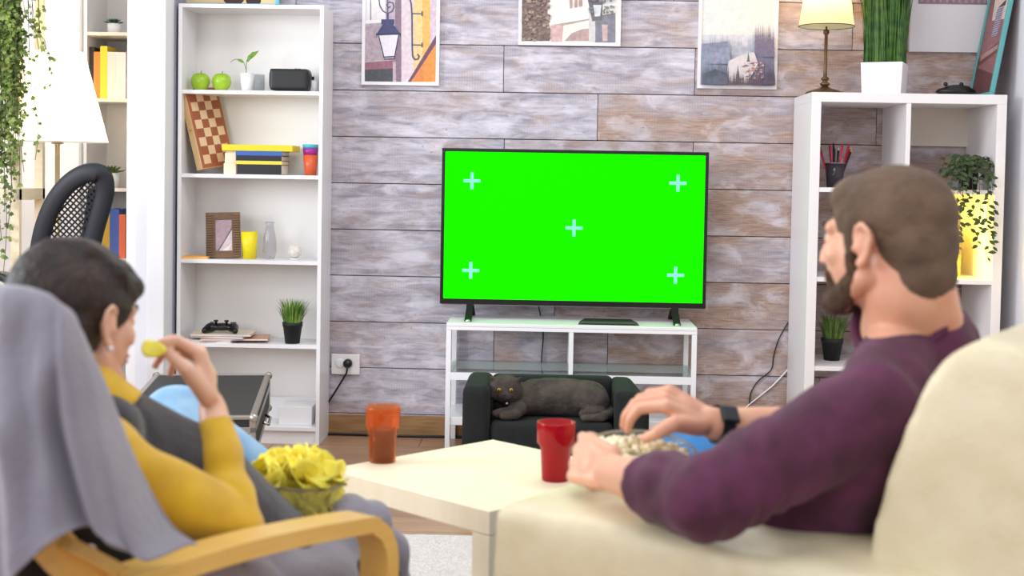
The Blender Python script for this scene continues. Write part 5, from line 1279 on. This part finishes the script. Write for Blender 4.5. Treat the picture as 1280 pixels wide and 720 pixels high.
# ================================================================ popcorn bowl
pb = at(797, 566, -3.455); bc = V((pb.x, -3.455, pb.z)); br = .101
TB = Matrix.Translation(bc) @ Matrix.Rotation(radians(11), 4, 'X')
GL = glass('bowl_glass', (250, 250, 250), .05)
def bowl(par, M, r, dep, m):
    out = [(r*.45, -dep), (r*.75, -dep*.82), (r*.93, -dep*.5), (r, -.003), (r, 0)]; inn = [(r-.003, 0), (r-.0035, -.004), (r*.93-.004, -dep*.5), (r*.75-.004, -dep*.80), (r*.42, -dep+.005), (0, -dep+.005)]
    prof = [(0, -dep)]+out+inn; n = 48; vs = []; fs = []
    for q, h in prof:
        for k in range(n): a = 2*pi*k/n; vs.append(M @ V((q*cos(a), q*sin(a), h)))
    for j in range(len(prof)-1):
        for k in range(n): k2 = (k+1) % n; fs.append((j*n+k, j*n+k2, (j+1)*n+k2, (j+1)*n+k))
    mb = MB().add(vs, fs, True); o = obj('glass_bowl', mb, m, par)
    obj('rim', MB().tube([M @ V((r*cos(a*pi/24), r*sin(a*pi/24), 0)) for a in range(48)], .0026, 8, True), glass('rim_glass', (206, 196, 178), .45), par)
t = thing('popcorn_bowl', 'glass bowl of popcorn on the lap of the man', 'bowl', TB @ V((0, 0, -.075)))
bowl(t, TB, br, .075, GL)
rg = random.Random(8); protos = []
POP = mat('popcorn_white', (250, 244, 224), .8, c2=(244, 218, 140), scale=45, amt=.6)
for k in range(4):
    mb = MB()
    for j in range(6): d = V((rg.gauss(0, 1), rg.gauss(0, 1), rg.gauss(0, 1))).normalized(); mb.ico(d*.0065, rg.uniform(.0045, .007), 2)
    o = blob('popcorn', mb, POP, None, vox=.0018, it=2, origin=(0, 0, 0)); tag(o, 'single popped corn in the glass bowl of the man', 'popcorn', 'popcorn in the glass bowl'); protos.append(o)
spots = []
for k in range(200):
    a = rg.uniform(0, 2*pi); q = sqrt(rg.random())*.90
    h = -.018+.022*(1-q*q)+rg.uniform(-.008, .008) if k < 150 else -.04+rg.uniform(-.008, .004)
    rad = br*(.90 if h > -.03 else .85)*q; spots.append(TB @ V((rad*cos(a), rad*sin(a), h)))
for i, p in enumerate(spots):
    if i < 4: o = protos[i]; 
    else: o = protos[i % 4].copy(); COL.objects.link(o)
    o.location = p; o.rotation_euler = (rg.uniform(0, 6), rg.uniform(0, 6), rg.uniform(0, 6)); s = rg.uniform(.85, 1.25); o.scale = (s, s, s)

# ================================================================ bentwood armchair, throw
CF = V((.58, .81, 0)).normalized(); CR = V((.81, -.58, 0)).normalized()
WOODP = mat('birch_bentwood', (236, 194, 108), .38, c2=(226, 176, 88), scale=6, stretch=(2, 2, 14), amt=.6, coat=.2)
WOODE = WOODP
A0 = at(150, 727, -4.03); A1 = at(438, 654, -3.655)
t = thing('armchair', 'bentwood birch armchair with black cushion under the woman, draped with the grey throw', 'armchair', V((-.62, -3.80, 0)))
def sideframe(off):
    o_ = -CR*off
    arm = smoothpath([A0+o_, (A0+A1)*.5+V((0, 0, .008))+o_, A1+o_, A1+CF*.034+V((0, 0, -.010))+o_, A1+CF*.058+V((0, 0, -.034))+o_, A1+CF*.068+V((0, 0, -.085))+o_, A1+CF*.055+V((0, 0, -.25))+o_, A1+CF*.03+V((0, 0, -.42))+o_, A1-CF*.01+V((0, 0, -.52))+o_, A1-CF*.09+V((0, 0, -.571))+o_, A0+CF*.05+V((0, 0, -.609))+o_, A0-CF*.10+V((0, 0, -.610))+o_], 8)
    a = obj('arm_frame', MB().sweep(arm, .062, .026, CR), WOODP, t, bevel=.005, seg=3)
    up = smoothpath([A0+o_+CF*.006+V((0, 0, -.012))+CR*-.02, A0+o_+CF*.04+V((0, 0, -.25))+CR*-.02, A0+o_-CF*.0+V((0, 0, -.592))+CR*-.02], 5)
    obj('rear_upright', MB().sweep(up, .05, .022, CR), WOODP, t, bevel=.003)
    br0 = A0-CF*.055+V((0, 0, .052))+o_-CR*.03; br1 = A0+CF*.05+V((0, 0, -.02))+o_-CR*.012; bdir = (br1-br0).normalized(); bn = CR.cross(bdir).normalized()
    if bn.z < 0: bn = -bn
    e_ = br0+bdir*.004; bz = obj('rear_brace', MB().prism([e_+CR*(.019*cos(q*pi/8))-bdir*(.019*sin(q*pi/8))-bn*.008 for q in range(9)]+[br1-CR*.019-bn*.008, br1+CR*.019-bn*.008], bn*.018), WOODP, t, bevel=.002)
    Mb = bn.to_track_quat('Z', 'Y').to_matrix().to_4x4(); obj('bolt', MB().lathe(br0+bdir*.028+bn*.010, [(.0075, 0), (.0075, .003), (.004, .005), (0, .005)], 16, Mb), CHROME, bz)
    bk = [A0-CF*.15+V((0, 0, .275)), A0-CF*.125+V((0, 0, .22)), A0-CF*.09+V((0, 0, .085)), A0+CF*.04+V((0, 0, -.06)), A0+CF*.20+V((0, 0, -.22)), A0+CF*.42+V((0, 0, -.235)), A0+CF*.56+V((0, 0, -.20))]
    obj('seat_frame', MB().sweep(smoothpath([p+o_-CR*.048 for p in bk], 6), .028, .05, CR), WOODP, t, bevel=.004)
    return bk
bk = sideframe(0); sideframe(.60)
for p, w_ in ((bk[1], 0), (bk[4], 0), (bk[6], 0)): obj('cross_rail', MB().tube([p-CR*.05, p-CR*.55], .014, 10), WOODP, t)
mb = MB()
path = smoothpath([p-CR*.30+V((0, 0, 0))+(CF*.045+V((0, 0, .045))) for p in bk], 4)
for a_, b_ in zip(path, path[1:]):
    for off in (-.19, -.07, .07, .19): mb.cap(a_+CR*off, b_+CR*off, .045, .045)
blob('cushion', mb, mat('cushion_black', (26, 24, 26), .85, bump=.2, bscale=200), t, vox=.01, it=6)
# throw hung over the chair back: rows from the crest down to the hem
THROW = mat('grey_fleece_throw', (142, 138, 149), .95, c2=(130, 125, 137), scale=7, bump=.25, bscale=90, sheen=.25)
rows_ = [
 [(-330, 330, -3.66), (-210, 340, -3.80), (-110, 348, -3.92), (-40, 354, -4.00), (10, 358, -4.05), (45, 364, -4.08), (66, 382, -4.06), (78, 402, -4.02)],
 [(-335, 345, -3.70), (-215, 352, -3.85), (-115, 358, -3.98), (-45, 362, -4.06), (8, 366, -4.115), (50, 374, -4.135), (80, 392, -4.11), (97, 420, -4.06)],
 [(-345, 430, -3.72), (-225, 432, -3.88), (-120, 435, -4.01), (-48, 440, -4.10), (10, 442, -4.11), (55, 450, -4.16), (95, 452, -4.125), (117, 470, -4.07)],
 [(-350, 520, -3.72), (-228, 520, -3.88), (-122, 522, -4.00), (-45, 525, -4.085), (12, 528, -4.155), (62, 532, -4.155), (112, 532, -4.13), (145, 540, -4.06)],
 [(-352, 600, -3.72), (-230, 600, -3.88), (-122, 604, -4.02), (-40, 604, -4.10), (20, 600, -4.165), (78, 598, -4.16), (136, 604, -4.11), (176, 605, -4.04)],
 [(-355, 680, -3.72), (-230, 690, -3.88), (-120, 690, -4.03), (-34, 690, -4.12), (24, 668, -4.175), (92, 650, -4.16), (158, 668, -4.10), (208, 655, -4.02)],
 [(-355, 760, -3.72), (-230, 770, -3.88), (-118, 780, -4.03), (-28, 776, -4.13), (28, 712, -4.185), (96, 664, -4.165), (176, 692, -4.095), (245, 686, -4.00)],
]
def sheet(name, rows, m, parent=None, nu=8, nv=8, thick=.006, wav=.006, seed=0, top_extra=None):
    R = []
    for r in rows: R.append(smoothpath([at(*p) if len(p) == 3 and abs(p[0]) > 5 or True else V(p) for p in r], nu))
    cols = list(zip(*R)); G = [smoothpath(list(c), nv) for c in cols]
    nc = len(G); nr = len(G[0]); vs = []
    for j in range(nr):
        for i in range(nc):
            p = G[i][j]; fw_ = min(1, j/(nr*.5)); p = p+V((0, .020*fw_*sin(i*.42+p.z*5)+.012*fw_*sin(i*.95-p.z*8), 0)); vs.append(p+V((noise.noise(V((p.x*9, p.z*3, seed)))*wav, (noise.noise(V((p.x*11+p.z*3, p.z*2.2, seed+7)))*6.5+abs(noise.noise(V((p.x*7-p.z*4, p.z*1.5, seed+2))))*4)*wav, 0)))
    mb = MB().add(vs, [(j*nc+i, j*nc+i+1, (j+1)*nc+i+1, (j+1)*nc+i) for j in range(nr-1) for i in range(nc-1)], True)
    o = obj(name, mb, m, parent); s = o.modifiers.new('solid', 'SOLIDIFY'); s.thickness = thick; s.offset = 0
    s2 = o.modifiers.new('sub', 'SUBSURF'); s2.levels = 1; s2.render_levels = 1
    return o
tt = thing('throw_blanket', 'grey fleece throw hanging over the armchair and across the lap of the woman', 'throw', V((-.6, -4.0, .6)))
sheet('hanging_panel', rows_, THROW, tt)
kR_ = at(412, 716, -3.42)
# the throw over her lap, spilling past the front of the arm
mb = MB()
ch = [at(330, 716, -3.60), at(396, 700, -3.48), at(446, 656, -3.36), at(478, 690, -3.28), at(494, 750, -3.24), at(502, 840, -3.22)]
mb.chain(ch, [.062, .062, .056, .046, .044, .044])
ch = [at(300, 720, -3.66), at(380, 715, -3.56), at(440, 720, -3.45), at(470, 780, -3.38)]; mb.chain(ch, [.055, .055, .05, .05])
mb.ico(kR_, .078, 3); mb.cap(kR_, V((-.40, -3.62, .415)), .08, .095); mb.cap(kR_, at(330, 768, -3.56), .078, .075); ch = [at(270, 790, -3.70), at(350, 790, -3.60), at(430, 800, -3.48), at(470, 850, -3.40)]; mb.chain(ch, [.055, .055, .05, .05])
mb.chain([at(230, 715, -3.84), at(320, 745, -3.72)], [.045, .05])
def drape(p):
    a = p.x*.75+p.y*.2-p.z*.35; w = noise.noise(p*6)*2.2
    return .011*sin(a*75+w*2)*(.6+.4*noise.noise(p*4)) + .004*noise.noise(p*16)
blob('lap_fold', mb, THROW, tt, vox=.007, it=10, disp=drape)

# ================================================================ the woman
HW = at(97, 402, -3.75); wdir = V((.50, .86, 0)); WH = head_frame(HW, wdir, radians(-8), radians(0)); ws = .965
NW = at(112, 498, -3.775)
SRw = at(138, 580, -3.90); SLw = NW+V((-.10, .14, -.05)); ERw = at(290, 659, -3.755); WRw = at(266, 512, -3.63)
c1 = at(118, 575, -3.74); c2_ = at(205, 632, -3.66); c3 = at(300, 715, -3.56)
hL = V((-.56, -3.50, .43)); hR = V((-.40, -3.62, .42)); kL = at(222, 536, -3.14); aL = at(390, 640, -3.10); kR = at(420, 712, -3.42); aR = V((-.18, -3.10, .09))
ELw = at(265, 665, -3.42); WLw = at(345, 640, -3.34)
t = thing('person', 'woman with dark hair in a mustard turtleneck raising a crisp to her mouth', 'person', V((-.50, -3.60, .42)))
mb = MB(); head(mb, WH, ws, True)
nbw = WH @ V((0, -.028, -.07)); mb.chain([WH @ V((0, -.022, -.03)), nbw, NW, c1], [.048, .047, .05, .07])
mb.chain([c1, c2_, c3], [.085, .085, .09]); mb.chain([NW+V((0, 0, -.02)), SRw, ERw], [.036, .036, .033]); mb.chain([NW, SLw, ELw, WLw], [.04, .04, .033, .024])
mb.chain([ERw, ERw+(WRw-ERw)*.4, WRw], [.034, .034, .0225])
mb.chain([c3, (hL+hR)/2], [.10, .11]); mb.chain([hL, kL, aL], [.07, .05, .032]); mb.chain([hR, kR, aR], [.065, .04, .03])
mb.chain([aL, aL+V((.05, -.02, -.03)), aL+V((.11, -.04, -.04))], [.03, .028, .02]); mb.chain([aR, aR+V((.02, .05, -.04)), aR+V((.04, .14, -.06))], [.032, .03, .022])
kn = at(252, 446, -3.63); Dw = kn-WRw
tw, Tw, Nw, Dw = hand(mb, WRw+Dw.normalized()*.01, Dw, V((.92, .25, .28)), V((0, -1, 0)), .96, curls=[(46, 42, 14), (52, 44, 18), (60, 52, 24), (68, 58, 30)], spread=.85, wr=.022,
    thumb=[at(234, 462, -3.68), at(217, 448, -3.675), at(207, 436, -3.665)])
hand(mb, WLw, V((.8, .1, .1)), V((-.2, .9, .3)), V((0, 0, 1)), .9, curls=[(30, 35, 25)]*4, wr=.022)
wb = blob('body', mb, SKINW, t, vox=.0034, it=5)
face_parts(WH, ws, t, mat('woman_brow', (40, 28, 24), .8), mat('woman_lips', (196, 92, 88), .4))
nails(tw, Nw, t, .9)
HAIRW = mat('hair_dark_brown', (32, 21, 19), .55, c2=(54, 36, 30), scale=34, bump=.5, bscale=120, stretch=(1, 1, .35))
mb = MB()
for c, r in (((0, -.020, .042), (.0835, .105, .090)), ((0, -.045, -.005), (.076, .075, .085)), ((0, -.06, -.045), (.052, .045, .05)), ((0, .028, .070), (.064, .062, .042)), ((.05, .0, .03), (.034, .055, .045)), ((-.05, .0, .03), (.034, .055, .045)), ((.036, .045, .060), (.036, .04, .028))): add_ell(mb, WH, V(c)*ws, tuple(q*ws for q in r))
# twisted strand over the crown
mb.chain([WH @ (V(q)*ws) for q in ((.062, .045, .045), (.066, .01, .078), (.045, -.04, .108), (.0, -.07, .110))], [.012, .016, .018, .014])
def hairw(p):
    q = WH.inverted() @ p; a = atan2(q.x, q.z-.02); return .0009*noise.noise(V((a*9, p.z*8, 1)))+.0006*noise.noise(p*60)
blob('hair', mb, HAIRW, t, vox=.0035, it=6, disp=hairw)
er = WH @ (V((.080, -.001, -.036))*ws)
obj('earring', MB().ico(er, (.0055, .0055, .0055), 2), mat('pearl', (236, 230, 226), .2), t)
MUST = mat('mustard_knit', (222, 178, 26), .85, c2=(206, 160, 18), scale=14, bump=.25, bscale=380, sheen=.3)
mb = MB(); mb.chain([NW+V((.0, -.01, -.03)), SRw], [.053, .050]); mb.cap(SRw, ERw, .050, .048); mb.ico(ERw+V((0, 0, -.002)), .049, 3)
cw = ERw+(WRw-ERw)*.90; mid = ERw+(WRw-ERw)*.45; mb.cone(ERw, mid, .050, .037, 28); mb.cone(mid, cw, .0375, .0275, 28)
mb.chain([NW+V((-.02, .02, -.04)), SLw, ELw], [.042, .05, .045]); mb.cap(ELw, WLw, .044, .031)
mb.chain([c1, c2_, c3], [.098, .098, .10])
ndw = (nbw-NW).normalized(); mb.cone(NW-ndw*.05, NW+ndw*.045, .062, .054, 30)
blob('turtleneck_sweater', mb, MUST, t, vox=.0055, it=5, disp=folds(V((-.1, .2, 1)), 95, .0038, 8))
r_ = []; o1 = ndw.orthogonal().normalized(); o2 = ndw.cross(o1)
obj('rolled_collar', MB().tube([NW+ndw*.043+(o1*cos(q*pi/14)+o2*sin(q*pi/14))*.0525 for q in range(28)], .0095, 12, True), MUST, t)
CHAR = mat('charcoal_wool', (58, 56, 64), .95, c2=(46, 44, 52), scale=30, bump=.4, bscale=260, sheen=.4)
mb = MB(); mb.cap(NW+V((.005, .01, -.05)), NW*.55+SRw*.45+V((0, .02, -.01)), .062, .060); mb.cap(NW+V((.0, .02, -.05)), SLw+V((.01, .01, -.01)), .064, .064); mb.chain([NW+V((.01, .02, -.05)), c1+V((.01, .02, .005)), c2_+V((.02, .02, .012)), c3+V((.02, .02, .0)), (hL+hR)/2], [.062, .106, .112, .118, .125])
blob('dress', mb, CHAR, t, vox=.006, it=6, disp=folds(V((.5, .2, -1)), 30, .003, 4))
DEN = mat('denim_pale', (164, 200, 228), .85, c2=(128, 174, 214), scale=12, bump=.3, bscale=380)
mb = MB(); mb.chain([hL, kL], [.09, .084]); mb.ico(kL, .086, 3); mb.cone(kL, aL, .076, .045, 28); mb.chain([hR, kR], [.078, .048]); mb.cone(kR, aR, .046, .035, 28)
blob('jeans', mb, DEN, t, vox=.007, it=6, disp=folds(V((1, .3, .2)), 60, .002, 5))
# ---- crisps: one in the hand, a bowl full on her lap
CH1 = mat('crisp_yellow', (255, 242, 100), .5, c2=(253, 230, 66), scale=60, amt=.7, sub=.25)
def crisp_mesh(seed):
    rg = random.Random(seed); mb = MB(); n = 14; rings = 4; rx = rg.uniform(.020, .026); ry = rg.uniform(.015, .020); k1 = rg.uniform(10, 17); vs = [V((0, 0, 0))]
    ph = rg.uniform(0, 6)
    for j in range(1, rings+1):
        for k in range(n):
            a = 2*pi*k/n; q = j/rings*(1+.07*sin(3*a+ph)); x = rx*q*cos(a); y = ry*q*sin(a)
            vs.append(V((x, y, k1*x*x-k1*.5*y*y+.0012*sin(5*a+ph)*j/rings)))
    fs = [(0, 1+k, 1+(k+1) % n) for k in range(n)] + [(1+(j-1)*n+k, 1+j*n+k, 1+j*n+(k+1) % n, 1+(j-1)*n+(k+1) % n) for j in range(1, rings) for k in range(n)]
    return mb.add(vs, fs, True)
prot = []
for k in range(4):
    o = obj('crisp', crisp_mesh(k), CH1, None, origin=(0, 0, 0)); s_ = o.modifiers.new('s', 'SOLIDIFY'); s_.thickness = .0014; tag(o, 'yellow potato crisp in the glass bowl of the woman', 'crisp', 'crisps in the glass bowl'); prot.append(o)
ho = prot[0].copy(); COL.objects.link(ho); ho.location = at(191, 436, -3.69); ho.rotation_euler = (radians(70), radians(10), radians(20)); ho.scale = (.75,)*3
ho['label'] = 'yellow potato crisp held between the fingertips of the woman'; del ho['group']
pc_ = at(369, 598, -3.43); cb = V((pc_.x, -3.43, pc_.z)); CB_ = Matrix.Translation(cb) @ Matrix.Rotation(radians(4), 4, 'Y'); cr = .083
t = thing('crisp_bowl', 'glass bowl heaped with yellow crisps on the lap of the woman', 'bowl', CB_ @ V((0, 0, -.062)))
bowl(t, CB_, cr, .072, GL)
rg = random.Random(12); i = 0
def put(p, s, out=None):
    global i
    o = prot[i % 4] if i < 4 else prot[i % 4].copy()
    if i >= 4: COL.objects.link(o)
    o.location = p
    if out is not None:
        e = (out.normalized()+V((rg.uniform(-.5, .5), rg.uniform(-.5, .5), rg.uniform(-.3, .5)))).to_track_quat('Z', 'Y').to_euler(); o.rotation_euler = e
    else: o.rotation_euler = (rg.uniform(-1.2, 1.2), rg.uniform(-1.2, 1.2), rg.uniform(0, 6))
    o.scale = (s, s, s); i += 1
for k in range(80):                                     # against the glass
    a = rg.uniform(0, 2*pi); h = rg.uniform(-.055, -.004); f = sqrt(max(0, 1-(h/-.070)**2)); q = (cr-.016)*(.52+.48*f); put(CB_ @ V((q*cos(a), q*sin(a), h)), rg.uniform(.75, 1.0), V((cos(a), sin(a), -.2)))
for k in range(64):                                     # the heap
    a = rg.uniform(0, 2*pi); q = sqrt(rg.random()); put(CB_ @ V((q*cr*.86*cos(a), q*cr*.86*sin(a), .006+.030*(1-q*q)**.7+rg.uniform(-.006, .006))), rg.uniform(.85, 1.15))
# ================================================================ light: daylight from the window side, plus added overhead and rear fill
w = bpy.data.worlds.new('world'); SC.world = w; w.use_nodes = True
w.node_tree.nodes['Background'].inputs[0].default_value = (.92, .95, 1.0, 1); w.node_tree.nodes['Background'].inputs[1].default_value = .8
def area(name, loc, to, size, e, c=(1, 1, 1), sy=None):
    l = bpy.data.lights.new(name, 'AREA'); l.energy = e; l.color = c; l.size = size
    if sy: l.shape = 'RECTANGLE'; l.size_y = sy
    o = bpy.data.objects.new(name, l); COL.objects.link(o); o.location = loc; o.rotation_euler = (V(to)-V(loc)).to_track_quat('-Z', 'Y').to_euler(); return o
area('overhead_fill', (0, -1.9, 2.75), (0, -1.6, 0), 1.8, 28, (1, .97, .94), .8)  # added fill from above, no fitting modelled
area('window_light_side', (-3.9, -3.0, 1.7), (1.6, -.8, .9), 1.6, 115, (.90, .95, 1), 1.4)
area('overhead_fill', (.2, -4.2, 2.75), (.1, -3.9, 0), 1.6, 12, (1, .97, .94), .8)  # second added fill, over the seats
area('rear_fill', (-2.6, -6.6, 2.0), (.2, -1.5, .8), 2.0, 50, (.94, .97, 1), 1.6)  # added fill from behind the camera, no window there
area('far_room_light', (-2.6, .3, 2.7), (-2.4, .5, 0), .8, 10, (1, .98, .95), .6)
vs = SC.view_settings; SC.display_settings.display_device = 'sRGB'
vs.view_transform = 'Standard'; vs.look = 'None'; vs.gamma = 1; vs.use_curve_mapping = False; vs.exposure = .1
